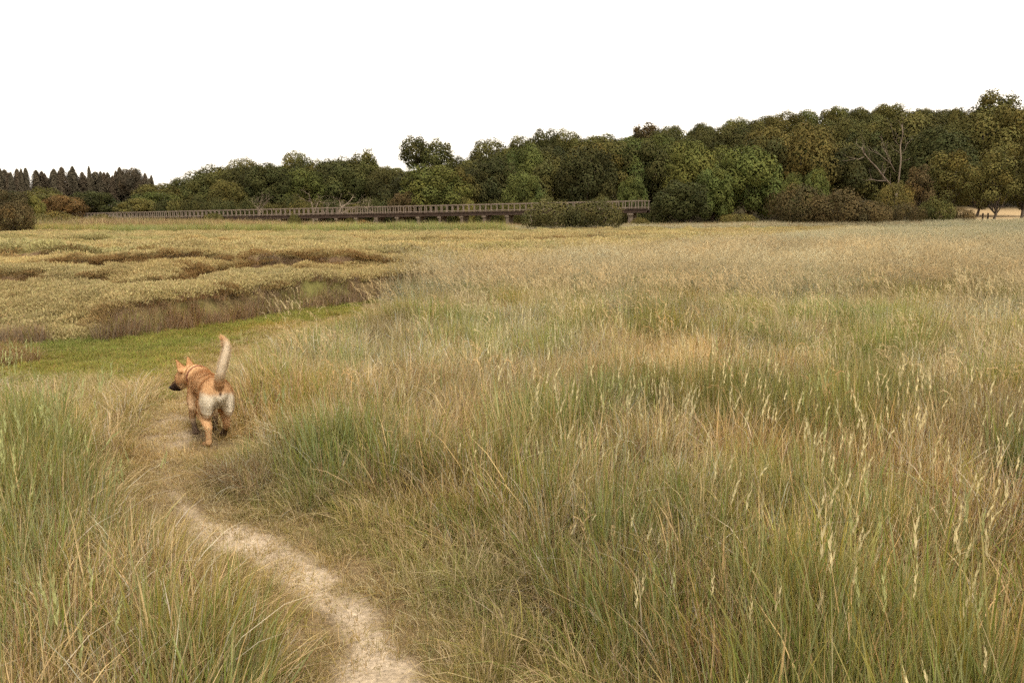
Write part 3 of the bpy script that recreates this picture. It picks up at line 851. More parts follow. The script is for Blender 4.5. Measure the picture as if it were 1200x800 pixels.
def lobed_crown(seed, Hh, rad, zlow, nl, nleaf, leaf, lobe=(.24, .40), airy=0.0, flat=1.0, spread=.74, trunk=True):
    """crown of leafy lobes on limbs, about Hh tall; returns crown mesh and trunk mesh"""
    r = np.random.default_rng(seed)
    cz = (Hh + zlow) / 2; rz = (Hh - zlow) / 2
    lobes = []
    for i in range(nl):
        gold = i * 2.39996 + r.uniform(-.4, .4)
        cz_ = 1 - 1.75 * (i + .5) / nl
        q = math.sqrt(max(0, 1 - cz_ * cz_)) * r.uniform(.8, 1.1)
        lr = rad * r.uniform(*lobe)
        c = np.array([math.cos(gold) * q * rad * spread, math.sin(gold) * q * rad * spread, cz + cz_ * (rz - lr * .8) * r.uniform(.85, 1.03)])
        lobes.append((c, lr))
    lobes.append((np.array([0, 0, cz]), rad * .62))
    C = np.array([l[0] for l in lobes]); LR = np.array([l[1] for l in lobes])
    wts = LR ** 2 / np.sum(LR ** 2)
    pick = r.choice(len(lobes), nleaf * 2, p=wts)
    dirv = r.normal(size=(nleaf * 2, 3)); dirv /= np.linalg.norm(dirv, axis=1)[:, None]
    rr = LR[pick] * (1 - np.abs(r.normal(0, .13 + airy * .2, nleaf * 2)) + np.maximum(r.normal(0, .07, nleaf * 2), 0))
    # clumpy: sub-lumps on each lobe
    lump = np.sin(dirv[:, 0] * 7 + pick) * np.sin(dirv[:, 1] * 7 + pick * 2.3) * np.sin(dirv[:, 2] * 7 + pick * 1.7)
    rr = rr * (1 + .26 * lump)
    P = C[pick] + dirv * rr[:, None] * np.array([1, 1, flat])
    # drop leaves buried deep in another lobe
    dd = np.linalg.norm(P[:, None, :] - C[None], axis=2) / LR[None]
    dd[np.arange(len(P)), pick] = 9
    keep = (dd.min(1) > .72) & (P[:, 2] > zlow * .6) & ((lump > -.55) | (r.uniform(size=len(P)) > airy))
    P = P[keep][:nleaf]; D = dirv[keep][:nleaf]; pk = pick[keep][:nleaf]
    n = len(P)
    nrm = D + np.array([0, 0, .30]) + r.normal(0, .22, (n, 3)); nrm /= np.linalg.norm(nrm, axis=1)[:, None]
    a = np.cross(nrm, r.normal(size=(n, 3))); a /= np.linalg.norm(a, axis=1)[:, None]
    b = np.cross(nrm, a)
    sz = leaf * r.uniform(.55, 1.25, n)[:, None]
    V = np.stack([P - a * sz * .5, P + b * sz * .32 + nrm * sz * .08, P + a * sz * .5, P - b * sz * .32 + nrm * sz * .08], 1).reshape(-1, 3)
    F = np.arange(n * 4)
    me = mesh_np('crown', V, F, np.full(n, 4), crown_mat)
    tone = r.uniform(.70, 1.35, len(lobes))
    hue = r.normal(0, .045, len(lobes))
    cb = tone[pk] * r.uniform(.92, 1.08, n)
    col = np.stack([cb * (1 + hue[pk] + r.normal(0, .05, n)), cb, cb * (1 - hue[pk])], 1)
    set_color(me, 'bcol', np.clip(np.repeat(col, 4, 0), .2, 2.2))
    t = MB()
    base = max(.018 * Hh, .05)
    tops = sorted(range(len(lobes)), key=lambda i: -lobes[i][1])
    fork = Vector((r.normal() * .02 * Hh, r.normal() * .02 * Hh, max(zlow * 1.0, .14 * Hh)))
    t.tube([(0, 0, -.6), (0, 0, .12), fork * .5, fork, Vector((fork.x, fork.y, cz * .95))], [base * 1.6, base * 1.15, base * .95, base * .8, base * .35], 7)
    for i in tops[:10]:
        c = Vector(lobes[i][0]); mid = fork.lerp(c, .5) + Vector((0, 0, -.08 * Hh * r.uniform(.2, 1)))
        t.tube([fork, mid, c], [base * .5, base * .3, base * .1], 5)
    return me, t.mesh('trunk', bark, True)

def conifer(seed, Hh):
    """spire of drooping sprays, ragged towards the tip"""
    r = np.random.default_rng(seed); n = 6000
    t = r.uniform(0, 1, n) ** 1.35
    az = r.uniform(0, 2*math.pi, n)
    tier = .86 + .12 * np.sin(t * (30 + seed % 7 * 3) + 3 * np.sin(az * 2 + seed) + az) * r.uniform(0, 1, n)
    rad = (.15 * Hh * (1 - t) ** (.5 + .09 * (seed % 4)) + .06) * tier * (1 - np.abs(r.normal(0, .22, n))) * (1 + .22 * np.sin(az * 4 + seed * 2 + t * 9)) * (1 + np.maximum(r.normal(0, .15, n), 0))
    P = np.stack([np.cos(az) * rad, np.sin(az) * rad, Hh * (.04 + .96 * t)], 1)
    nrm = np.stack([np.cos(az), np.sin(az), np.full(n, .75)], 1) + r.normal(0, .3, (n, 3)); nrm /= np.linalg.norm(nrm, axis=1)[:, None]
    dn = np.stack([np.cos(az), np.sin(az), np.full(n, -.7)], 1); dn = dn - nrm * np.sum(dn * nrm, 1)[:, None]; dn /= np.linalg.norm(dn, axis=1)[:, None]
    sdv_ = np.cross(nrm, dn); sz = r.uniform(.10, .26, n)[:, None]
    V = np.stack([P - dn * sz, P + sdv_ * sz * .55, P + dn * sz, P - sdv_ * sz * .55], 1).reshape(-1, 3)
    col = np.repeat(r.uniform(.8, 1.2, n), 4)
    me = mesh_np('crown', V, np.arange(len(V)), np.full(len(V) // 4, 4), crown_mat)
    set_color(me, 'bcol', np.repeat(np.array(col)[:, None], 3, 1))
    t = MB(); t.tube([(0, 0, -.6), (0, 0, Hh * .5), (0, 0, Hh * .98)], [.2, .13, .02], 6)
    return me, t.mesh('trunk', bark, True)

def bare_tree(seed, Hh, lean=0.0, forks=3, mat=None, depth=4):
    r = np.random.default_rng(seed); m = MB()
    def grow(p, d, L, rad, lev):
        pts = [p]; rd = [rad]; n = 4
        for i in range(n):
            d = (d + Vector(r.normal(size=3)) * .16 + Vector((0, 0, .05))).normalized()
            p = p + d * L / n; pts.append(p); rd.append(rad * (1 - .45 * (i + 1) / n))
        m.tube(pts, rd, 5 if lev > 1 else 6)
        if lev >= depth: return
        for k_ in range(2 if lev else forks):
            nd = (d + Vector(r.normal(size=3)) * (.55 if lev else .45)).normalized()
            if nd.z < -.1: nd.z *= -.5
            grow(p, nd, L * r.uniform(.6, .85), rd[-1] * .85, lev + 1)
        if lev:
            q = pts[2]; nd = (d + Vector(r.normal(size=3)) * .9).normalized(); grow(q, nd, L * .5, rd[2] * .5, lev + 1)
    grow(Vector((0, 0, -.4)), Vector((lean, 0, 1)).normalized(), Hh * .36, Hh * .032, 0)
    return m.mesh('limbs', mat or pale_bark, True)

OAK = [lobed_crown(10 + i, 10, 4.3, 1.3, 22, 13000, .30) for i in range(5)]
DOME = [lobed_crown(30 + i, 10, 4.6, .5, 22, 14000, .32, (.20, .34)) for i in range(3)]
LEAFY = [lobed_crown(40 + i, 10, 4.4, .3, 26, 14000, .34, (.22, .36), spread=.7) for i in range(2)]
AIRY = [lobed_crown(50 + i, 10, 3.2, 3.6, 13, 5000, .34, (.26, .44), .75) for i in range(3)]
SLIM = [lobed_crown(60 + i, 10, 2.5, .9, 15, 6000, .29, (.32, .5), .3) for i in range(2)]
SHRUB = [lobed_crown(70 + i, 3, 2.3, .05, 18, 7000, .155, (.24, .40), .3) for i in range(4)]
FIR = [conifer(80 + i, 12) for i in range(7)]
KINDS = {'oak': (OAK, 10, 4.3), 'dome': (DOME, 10, 4.6), 'leafy': (LEAFY, 10, 4.4), 'airy': (AIRY, 10, 3.2), 'slim': (SLIM, 10, 2.5), 'shrub': (SHRUB, 3, 2.3), 'fir': (FIR, 12, 2.0)}
TONE = {'dark': (.061, .060, .021), 'deep': (.047, .048, .018), 'olive': (.100, .091, .028), 'green': (.088, .097, .027), 'bright': (.096, .104, .028), 'yellow': (.170, .150, .042),
        'brown': (.088, .066, .029), 'rust': (.150, .092, .036), 'purple': (.086, .070, .046), 'mid': (.082, .078, .025), 'gold': (.115, .098, .030), 'bushy': (.092, .080, .029)}
_k = [0]
pc, ps = math.cos(R(PITCH)), math.sin(R(PITCH))
def world_at(px, py, yy):
    """where the photograph's pixel lies on the upright plane yy metres away"""
    a, b = (px - 600) / 950, (400 - py) / 950
    t = yy / (pc + b * ps)
    return a * t, CAMZ + t * (-ps + b * pc)

def plant(kind, tone, px, top, wpx, yy, label, cat='tree', group=None, name=None, hmin=0):
    var, h0, r0 = KINDS[kind]
    x_, zt = world_at(px, top, yy)
    g_ = H1(x_, yy)
    hh = max(zt - g_, hmin)
    sx = wpx / 950 * yy / 2 / r0
    i = _k[0]; _k[0] += 1
    cm, tm = var[i % len(var)]
    rt = empty(name or {'shrub': 'shrub', 'fir': 'conifer'}.get(kind, 'broadleaf_tree'), (x_, yy, g_ - .03), random.uniform(0, 6.28), (sx, sx * random.uniform(.9, 1.1), hh / h0 / .97))
    tag(rt, label, cat, group)
    c = child('crown', cm, rt); j = random.uniform(.9, 1.1)
    tn = TONE[tone]; c.color = (tn[0] * j * random.uniform(.94, 1.06), tn[1] * j, tn[2] * j, 1)
    child('trunk', tm, rt)
    return rt

# the trees one can pick out (px, skyline py, width in px, distance m)
for a in [
    # left, behind the far end of the footbridge
    ('oak', 'brown', 5, 222, 62, 120, 'russet brown round tree at the left edge behind the large bush'),
    ('oak', 'rust', 72, 228, 50, 128, 'low orange brown tree between yellow tree and dark round tree'),
    ('dome', 'yellow', 38, 229, 26, 122, 'small bright yellow green tree left of the orange brown tree'),
    ('dome', 'dark', 108, 223, 56, 150, 'dark green round tree above the left end of the footbridge'),
    ('oak', 'olive', 50, 220, 44, 165, 'olive tree half hidden below the conifers at far left'),
    ('dome', 'gold', 160, 232, 52, 146, 'low yellowish willow behind the left part of the footbridge'),
    ('oak', 'olive', 185, 214, 60, 160, 'olive tree in the dip of the skyline right of the conifers'),
    ('oak', 'mid', 222, 206, 62, 170, 'tree on the rising skyline just right of the dip'),
    ('oak', 'gold', 265, 211, 46, 141, 'pale yellowish tree with thin trunks behind the footbridge at left'),
    ('oak', 'mid', 250, 195, 66, 180, 'broad olive tree rising left of the big dark oaks'),
    ('oak', 'olive', 287, 186, 50, 178, 'rounded oak on the skyline left of the dark gap'),
    ('oak', 'deep', 312, 193, 62, 150, 'very dark oak above the leftmost bare tree'),
    ('oak', 'olive', 347, 176, 40, 175, 'domed treetop standing above the oaks behind the small bridge bush'),
    ('oak', 'green', 356, 197, 56, 146, 'mid green oak behind the bare trees by the footbridge'),
    ('oak', 'dark', 396, 186, 62, 150, 'wide dark green oak left of the airy skyline tree'),
    ('airy', 'mid', 426, 177, 40, 152, 'airy tree with sky showing through its crown left of centre'),
    ('oak', 'dark', 458, 196, 48, 150, 'dark tree in the hollow left of the bright round tree'),
    # centre
    ('airy', 'dark', 486, 158, 38, 190, 'left and taller of the twin airy trees on the skyline'),
    ('airy', 'mid', 514, 165, 40, 188, 'right and lower of the twin airy trees on the skyline'),
    ('oak', 'dark', 538, 184, 26, 180, 'small dark treetop right of the twin airy trees'),
    ('dome', 'bright', 508, 193, 90, 121, 'bright green round tree standing behind the middle of the footbridge'),
    ('oak', 'brown', 475, 224, 44, 118, 'low brownish tree at the foot of the bright round tree'),
    ('oak', 'deep', 553, 196, 50, 130, 'very dark tree right of the bright round tree'),
    ('oak', 'mid', 573, 163, 52, 180, 'rounded skyline tree right of the bright gap in the woods'),
    ('oak', 'green', 585, 183, 54, 135, 'yellowish green tree above the third visible bridge pier'),
    ('oak', 'mid', 612, 160, 48, 178, 'olive skyline tree left of the high dark dome'),
    ('dome', 'dark', 637, 151, 46, 182, 'dark domed tree cresting the skyline at centre'),
    ('dome', 'green', 612, 200, 52, 122, 'leafy green tree low behind the footbridge at centre'),
    ('oak', 'olive', 664, 152, 44, 184, 'small crested skyline tree right of the dark dome'),
    ('oak', 'mid', 648, 186, 54, 132, 'olive tree on the slope above the twin shrubs'),
    ('oak', 'deep', 690, 172, 76, 126, 'large very dark oak above the right end of the footbridge'),
    ('oak', 'olive', 706, 156, 50, 186, 'low rounded treetop on the skyline before the step up'),
    ('oak', 'green', 745, 163, 62, 138, 'green oak rising behind the end of the footbridge'),
    ('airy', 'brown', 757, 145, 44, 190, 'brownish airy treetop where the skyline steps up'),
    ('leafy', 'green', 741, 206, 42, 108, 'small leafy green tree at the end of the footbridge'),
    # right
    ('leafy', 'bright', 812, 166, 72, 124, 'bright green tree with sunlit top above the dark bush'),
    ('dome', 'dark', 798, 211, 76, 94, 'dark olive bush like tree closing off the right end of the footbridge'),
    ('leafy', 'bright', 878, 172, 88, 103, 'big bright leafy tree left of the brown bushes'),
    ('leafy', 'green', 838, 196, 52, 100, 'green leafy tree between the dark bush and the big bright tree'),
    ('oak', 'gold', 948, 149, 78, 128, 'large olive gold oak above the brown bushes'),
    ('leafy', 'bright', 958, 196, 36, 92, 'small bright green treetop peeping over the brown bushes'),
    ('leafy', 'green', 930, 203, 30, 93, 'little green tree squeezed beside the big bright leafy tree'),
    ('oak', 'deep', 1000, 168, 66, 128, 'very dark oak left of the bare forked tree'),
    ('oak', 'mid', 1062, 130, 80, 150, 'broad oak crown behind the bare forked tree'),
    ('oak', 'dark', 1100, 150, 84, 122, 'large dark oak right of the bare forked tree'),
    ('slim', 'olive', 1117, 176, 52, 96, 'upright olive tree standing in front of the dark right wood'),
    ('slim', 'brown', 1080, 194, 32, 92, 'thin brownish sapling left of the upright olive tree'),
    ('oak', 'gold', 1165, 122, 86, 140, 'golden olive oak high at the right edge'),
    ('airy', 'mid', 1168, 107, 62, 165, 'flat topped airy tree highest on the right skyline'),
    ('airy', 'mid', 1124, 125, 22, 165, 'tiny airy treetop left of the highest flat topped tree'),
    ('slim', 'olive', 1170, 174, 46, 90, 'slender tree with pale trunk beside the stubble gap'),
    ('slim', 'mid', 1206, 158, 52, 92, 'slender tree cut by the right edge of the picture'),
    ('oak', 'dark', 1150, 188, 76, 112, 'dark tree behind the slender trees above the stubble field'),
    ('oak', 'deep', 1205, 178, 70, 112, 'dark tree at the right edge behind the slender trees'),
]:
    plant(a[0], a[1], a[2], a[3], a[4], a[5], a[6], 'tree')

# conifers of the far plantation, nothing tells them apart
for i in range(52):
    px = -16 + i * 3.8 + random.uniform(-4, 4)
    plant('fir', 'purple', px, random.choice([0, 0, 4, 9]) + random.uniform(196, 204) + (6 if px > 165 else 0), random.uniform(12, 30), 250 + random.uniform(-14, 14), 'dark conifer in the far plantation on the left skyline', 'conifer', 'conifers of the far left plantation')
plant('oak', 'purple', 153, 196, 30, 236, 'single round treetop among the conifers on the left skyline', 'tree')

# the packed wood of the hillside
SKY = ([-60, 0, 100, 170, 195, 250, 350, 430, 470, 540, 600, 650, 730, 755, 850, 950, 1050, 1130, 1170, 1260], [222, 222, 224, 226, 222, 198, 186, 186, 198, 192, 170, 158, 160, 150, 139, 124, 121, 128, 124, 122])
MARKS = [(508, 205, 'the bright round tree'), (500, 165, 'the twin airy trees'), (878, 190, 'the big bright leafy tree'), (948, 165, 'the large olive gold oak'), (1045, 170, 'the bare forked tree'),
         (690, 185, 'the large very dark oak'), (1165, 140, 'the golden oak at the right edge'), (637, 155, 'the dark domed skyline tree'), (757, 150, 'the step in the skyline'), (812, 180, 'the bright sunlit tree'),
         (1117, 185, 'the upright olive tree'), (426, 185, 'the airy tree left of centre'), (347, 182, 'the domed treetop behind the bridge bush'), (108, 228, 'the dark round tree over the bridge end'), (185, 218, 'the dip in the skyline'),
         (250, 200, 'the broad olive tree at left'), (573, 170, 'the skyline tree by the bright gap'), (30, 228, 'the small yellow tree'), (1100, 155, 'the large dark oak at right')]
WORDS = {'dark': 'dark green', 'mid': 'dull olive', 'olive': 'olive', 'green': 'mid green', 'gold': 'golden olive', 'deep': 'blackish green', 'brown': 'brownish'}
def pack_label(tn, q, top):
    mx_, my_, ph = min(MARKS, key=lambda m: math.hypot(m[0] - q, 1.6 * (m[1] - top)))
    dx, dy = q - mx_, top - my_
    rel = 'close behind' if abs(dx) < 8 and abs(dy) < 8 else ('up behind' if dy < -7 and abs(dx) < 16 else 'below' if dy > 7 and abs(dx) < 16 else
          ('up to the left of' if dx < 0 else 'up to the right of') if dy < -7 else ('down to the left of' if dx < 0 else 'down to the right of') if dy > 7 else 'just left of' if dx < 0 else 'just right of')
    return '%s tree packed %s %s' % (WORDS[tn], rel, ph)
AREAS = [(-80, 190, 'tree of the low wood below the conifers at far left'), (190, 450, 'oak packed in the wood behind the bare trees and footbridge'), (450, 740, 'tree packed in the wooded slope behind the middle of the footbridge'),
         (740, 960, 'tree packed high on the wooded slope above the bright leafy trees'), (960, 1300, 'tree packed high on the right part of the wooded hill')]
for yy, step in ((133, 46), (150, 44), (168, 42), (188, 40), (210, 38), (234, 36)):
    px = -40 + random.uniform(0, 20)
    while px < 1245:
        q = px + random.uniform(-9, 9); y_ = yy + random.uniform(-6, 6)
        px += step * random.uniform(.85, 1.15)
        if q < 190 and yy not in (150, 188): continue
        if 190 <= q < 440 and yy in (133, 188, 234): continue
        if q < 300 and yy == 133: continue
        x_ = (q - 600) / 950 * y_
        g_ = H1(x_, y_)
        sk = np.interp(q, *SKY) + random.uniform(0, 7)
        _, zsk = world_at(q, sk, y_)
        hh = random.uniform(9.5, 13) if q > 190 else random.uniform(7, 9)
        if yy >= 210 and q > 190: hh = max(hh, zsk - g_)
        hh = min(hh, zsk - g_, 17)
        if hh < 5: continue
        _, z_top = 0, g_ + hh
        # back to a skyline pixel for plant()
        t_ = (z_top - CAMZ) / y_
        b_ = (t_ * pc + ps) / (pc - t_ * ps)
        lab = [l for a0, a1, l in AREAS if a0 <= q < a1][0]
        tn = random.choices(['dark', 'mid', 'olive', 'green', 'gold', 'deep', 'brown'], [3, 4, 4, 3, .9, 1.5, 0])[0]
        plant(random.choice(['oak', 'oak', 'dome']), tn, q, 400 - b_ * 950, random.uniform(8.2, 10.5) / y_ * 950, y_, pack_label(tn, q, 400 - b_ * 950), 'tree', 'trees of the packed wood on the hillside')

# shrubs
for a in [
    ('brown', 14, 237, 56, 64, 'large round brown green bush at the left edge of the marsh'),
    ('gold', 62, 248, 60, 84, 'low yellowish bush right of the large left bush'),
    ('olive', 345, 250, 19, 76, 'small dark round bush standing alone before the footbridge'),
    ('bushy', 647, 235, 72, 75, 'left of the two wide brown shrubs hiding the footbridge'),
    ('bushy', 698, 234, 68, 74, 'right of the two wide brown shrubs hiding the footbridge'),
    ('brown', 938, 217, 68, 82, 'tall left hand one of the dark brown bushes before the wood'),
    ('brown', 985, 222, 70, 80, 'middle one of the dark brown bushes before the wood'),
    ('brown', 1022, 236, 52, 78, 'low right hand one of the dark brown bushes before the wood'),
    ('gold', 1050, 214, 44, 86, 'olive bush at the foot of the bare forked tree'),
    ('brown', 1062, 238, 40, 80, 'small reddish bush right of the bare forked tree'),
    ('olive', 1098, 232, 46, 86, 'dark bush below the upright olive tree'),
    ('brown', 1126, 243, 34, 86, 'low brown bush closing the left side of the stubble gap'),
    ('gold', 866, 250, 46, 90, 'low yellowish scrub at the foot of the big bright tree'),
    ('rust', 425, 258, 34, 84, 'low rust coloured scrub below the footbridge left of centre'),
    ('rust', 565, 262, 36, 80, 'low rust coloured scrub below the bridge piers'),
    ('gold', 750, 255, 26, 84, 'pale low scrub beside the last bridge pier'),
    ('olive', 250, 249, 26, 122, 'small bush leaning over the footbridge railing at left'),
    ('gold', 118, 251, 34, 118, 'low scrub hiding the left end of the footbridge'),
    ('yellow', 552, 234, 20, 116, 'pale yellowish bush rising just behind the railing'),
]:
    plant('shrub', a[0], a[1], a[2], a[3], a[4], a[5], 'bush', hmin=.8)

for i in range(40):
    px = 195 + i * 14.6 + random.uniform(-5, 5)
    yb = np.interp(px, [100, 755], [135, 100]) + random.uniform(5, 9) + (5 if 285 < px < 450 else 0)
    plant('shrub', random.choice(['dark', 'deep', 'mid', 'dark', 'olive']), px, random.uniform(228, 239), random.uniform(24, 38), yb, 'dark undergrowth bush just behind the footbridge railing', 'bush', 'undergrowth behind the footbridge', hmin=1.6)

# bare trees
def put_bare(seed, px, base_y, top, lab, lean=0, forks=3, sx=1):
    x_, zt = world_at(px, top, base_y); g_ = H1(x_, base_y)
    rt = empty('bare_tree', (x_, base_y, g_), 0, (sx, sx, 1))
    tag(rt, lab, 'tree')
    child('limbs', bare_tree(seed, (zt - g_), lean, forks), rt)
put_bare(3, 303, 128.5, 222, 'leftmost bare grey tree behind the footbridge', -.1, 4, 1.3)
put_bare(5, 366, 125.5, 214, 'bare pale tree directly behind the footbridge left of the forked pair', .1, 3)
put_bare(8, 400, 124, 210, 'pair of bare pale trunks behind the footbridge left of centre', .15, 3, 1.2)
put_bare(12, 432, 122.5, 222, 'small bare arching tree behind the footbridge near the dark hollow', .35, 2, 1.2)
# the bleached forked tree on the right, limbs drawn from its own joints
fx, fy = world_at(1048, 232, 93)[0], 93.0
fg = H1(fx, fy)
fork_root = empty('bare_tree', (fx, fy, fg)); tag(fork_root, 'tall bleached dead tree forking above the brown bushes', 'tree')
def jp(px, py, dy=0.0):
    a_, z_ = world_at(px, py, fy + dy); return Vector((a_ - fx, dy, z_ - fg))
def limb(pts, r0, r1, name='limb'):
    m = MB(); n = len(pts); m.tube(pts, [.58 * (r0 + (r1 - r0) * i / (n - 1)) for i in range(n)], 7)
    for i in range(2, n):
        for k_ in range(2):
            d0 = (pts[i] - pts[i-1]).normalized(); q = pts[i-1].lerp(pts[i], random.random())
            d1 = (d0 + Vector((random.gauss(0, .6), random.gauss(0, .6), random.gauss(.1, .5)))).normalized(); l_ = random.uniform(.5, 1.3)
            e = q + d1 * l_; d2 = (d1 + Vector((random.gauss(0, .4), random.gauss(0, .4), .2))).normalized()
            m.tube([q, q + d1 * l_ * .5, e, e + d2 * l_ * .6], [.028, .022, .016, .007], 4)
    return child(name, m.mesh(name, dull_bark, True), fork_root)
limb([jp(1052, 262), jp(1050, 240), jp(1051, 222)], .34, .26, 'trunk')
limb([jp(1051, 224), jp(1043, 216, -.4), jp(1036, 208, -.8), jp(1027, 196, -1.2), jp(1019, 188, -1.4), jp(1012, 179, -1.6), jp(1010, 172, -1.6)], .21, .06)
limb([jp(1038, 212, -.7), jp(1028, 212, -.9), jp(1018, 209, -1)], .11, .04)
limb([jp(1012, 184, -1.5), jp(1006, 187, -1.6), jp(1001, 185, -1.7)], .07, .03)
limb([jp(1035, 205, -.8), jp(1037, 200, -.6), jp(1040, 195, -.5)], .06, .02)
limb([jp(1052, 222), jp(1054, 204, .3), jp(1056, 186, .5), jp(1055, 172, .6), jp(1058, 158, .7), jp(1057, 146, .7)], .17, .05)
limb([jp(1049, 202, .2), jp(1045, 194, 0), jp(1040, 184, -.1), jp(1037, 174, -.2), jp(1034, 166, -.2)], .10, .03)
limb([jp(1044, 192, 0), jp(1034, 184, .3), jp(1026, 176, .4)], .07, .03)
limb([jp(1056, 172, .6), jp(1051, 168, .6), jp(1047, 162, .5)], .06, .02)
limb([jp(1056, 182, .5), jp(1061, 174, .4), jp(1064, 166, .2)], .06, .02)

# fence posts by the stubble field
post_m = MB(); post_m.box((0, 0, .45), (.16, .14, 1.3)); post_m.v[4:8] = [(v[0] * .8, v[1] * .8, v[2] + .03) for v in post_m.v[4:8]]
post_me = post_m.mesh('fence_post', dark_wood)
for px, lab in ((1152, 'left of the two dark fence posts before the stubble field'), (1158, 'right of the two dark fence posts before the stubble field')):
    x_, _ = world_at(px, 250, 92); o = link(bpy.data.objects.new('fence_post', post_me)); o.location = (x_, 92, H1(x_, 92) + .1); o.scale = (1, 1, 1.05)
    tag(o, lab, 'post', 'fence posts by the stubble field')

# ------------------------------------------------------------------ the dog
def sphere_chain(bm, segs):
    for p0, r0, p1, r1 in segs:
        p0, p1 = Vector(p0), Vector(p1)
        n = max(2, int((p1 - p0).length / (min(r0, r1) * .35)) + 1)
        for i in range(n):
            t = i / (n - 1)
            bmesh.ops.create_icosphere(bm, subdivisions=2, radius=r0 + (r1 - r0) * t, matrix=Matrix.Translation(p0.lerp(p1, t)))
def ellipsoid(bm, c, rad, rot=(0, 0, 0)):
    M = Matrix.Translation(c) @ Euler(rot).to_matrix().to_4x4() @ Matrix.Diagonal((*rad, 1))
    bmesh.ops.create_icosphere(bm, subdivisions=3, radius=1, matrix=M)

DOG_X, DOG_Y, DOG_HEAD = -2.25, 6.03, 33.0
dog = empty('dog', (DOG_X, DOG_Y, H1(DOG_X, DOG_Y) + .01), R(DOG_HEAD))
tag(dog, 'tan dog with raised pale tail trotting away along the path, head turned left', 'dog')
# local frame: +y forward, +x its right, z up
bm = bmesh.new()
ellipsoid(bm, (0, .02, .405), (.118, .17, .125), (R(-8), 0, 0))          # rump
ellipsoid(bm, (0, .20, .400), (.108, .22, .116))                            # loin and belly
ellipsoid(bm, (0, .42, .37), (.115, .19, .145), (R(6), 0, 0))            # deep chest
ellipsoid(bm, (0, .31, .402), (.110, .22, .116))
ellipsoid(bm, (0, .45, .455), (.075, .16, .060))                           # withers
ellipsoid(bm, (-.078, -.02, .345), (.056, .105, .140), (R(12), 0, 0))    # left thigh
ellipsoid(bm, (.078, .0, .345), (.056, .105, .140), (R(-6), 0, 0))       # right thigh
ellipsoid(bm, (-.07, .42, .34), (.05, .085, .12))                          # left shoulder
ellipsoid(bm, (.07, .44, .34), (.05, .085, .12))
HC = Vector((-.06, .69, .43))                                             # head centre
mz = Vector((-.60, .62, -.50)).normalized()                                # muzzle direction: to its left, down
hl = Vector((0, 0, 1)).cross(mz).normalized(); hu = mz.cross(hl).normalized()
segs = [((0, .50, .43), .098, (-.02, .58, .452), .086), ((-.02, .58, .447), .086, tuple(HC + Vector((.03, -.03, 0))), .078),   # neck
        (tuple(HC), .078, tuple(HC + mz * .05), .070),
        (tuple(HC + mz * .06 - hu * .012), .054, tuple(HC + mz * .165 - hu * .022), .034),                                     # muzzle
        (tuple(HC + mz * .05 - hu * .045), .036, tuple(HC + mz * .14 - hu * .05), .024),                                       # jaw
        # planted left hind leg: knee forward, hock back
        ((-.080, .02, .32), .072, (-.085, .055, .235), .053), ((-.085, .055, .235), .046, (-.083, -.075, .155), .030), ((-.083, -.075, .155), .0265, (-.083, -.062, .045), .0225),
        ((-.083, -.062, .042), .026, (-.084, -.012, .022), .023),
        # right hind leg swung forward, paw just lifted
        ((.080, .03, .32), .072, (.085, .125, .235), .050), ((.085, .125, .235), .043, (.082, .055, .140), .028), ((.082, .055, .140), .0245, (.078, .125, .062), .021),
        ((.078, .125, .06), .024, (.078, .165, .035), .022),
        # left foreleg lifted: elbow, wrist folded, paw hanging back
        ((-.085, .41, .30), .055, (-.090, .38, .235), .042), ((-.090, .38, .235), .037, (-.090, .455, .135), .026), ((-.090, .455, .135), .024, (-.088, .40, .062), .0205),
        ((-.088, .40, .06), .023, (-.087, .375, .035), .024),
        # right foreleg planted
        ((.080, .45, .30), .055, (.083, .42, .225), .040), ((.083, .42, .225), .035, (.083, .445, .11), .025), ((.083, .445, .11), .023, (.083, .44, .04), .022), ((.083, .445, .03), .025, (.083, .48, .022), .022)]
TAIL = [(0, -.115, .462), (-.008, -.155, .50), (.0, -.175, .56), (.022, -.17, .63), (.048, -.155, .70), (.064, -.135, .755), (.055, -.115, .80), (.024, -.10, .842)]
tr = [.038, .031, .029, .030, .029, .026, .020, .011]
for i in range(len(TAIL) - 1): segs.append((TAIL[i], tr[i], TAIL[i+1], tr[i+1]))
for sg in (-1, 1):                                                           # paw toes
    pass
for c_, f_ in (((-.084, .0, .02), 1), ((.078, .165, .033), 1), ((-.087, .372, .03), -1), ((.083, .475, .02), 1)):
    for k_ in (-.016, 0, .016): segs.append(((c_[0] + k_, c_[1], c_[2]), .0145, (c_[0] + k_ * 1.25, c_[1] + .028 * f_, c_[2] - .006), .012))
sphere_chain(bm, segs)
for sg in (-1, 1):                                                           # pricked ears: tapering shells
    b0 = HC + hl * sg * .052 + hu * .048 - mz * .02
    tip = b0 + hu * .090 + hl * sg * .026 - mz * .012
    for i in range(12):
        t = i / 11
        M = Matrix.Translation(b0.lerp(tip, t)) @ Matrix((hl, mz, hu)).transposed().to_4x4() @ Matrix.Diagonal((.060 * (1 - t) ** .75 + .006, .014 * (1 - t) + .006, .022, 1))
        bmesh.ops.create_icosphere(bm, subdivisions=2, radius=1, matrix=M)
tmp = bpy.data.meshes.new('dog_raw'); bm.to_mesh(tmp); bm.free()
to = link(bpy.data.objects.new('dog_raw', tmp))
rm = to.modifiers.new('r', 'REMESH'); rm.mode = 'VOXEL'; rm.voxel_size = .0065
sm = to.modifiers.new('s', 'SMOOTH'); sm.factor = .5; sm.iterations = 16
bpy.context.view_layer.update()
dg = bpy.context.evaluated_depsgraph_get()
body_me = bpy.data.meshes.new_from_object(to.evaluated_get(dg))
bpy.data.objects.remove(to); bpy.data.meshes.remove(tmp)
body_me.name = 'body'
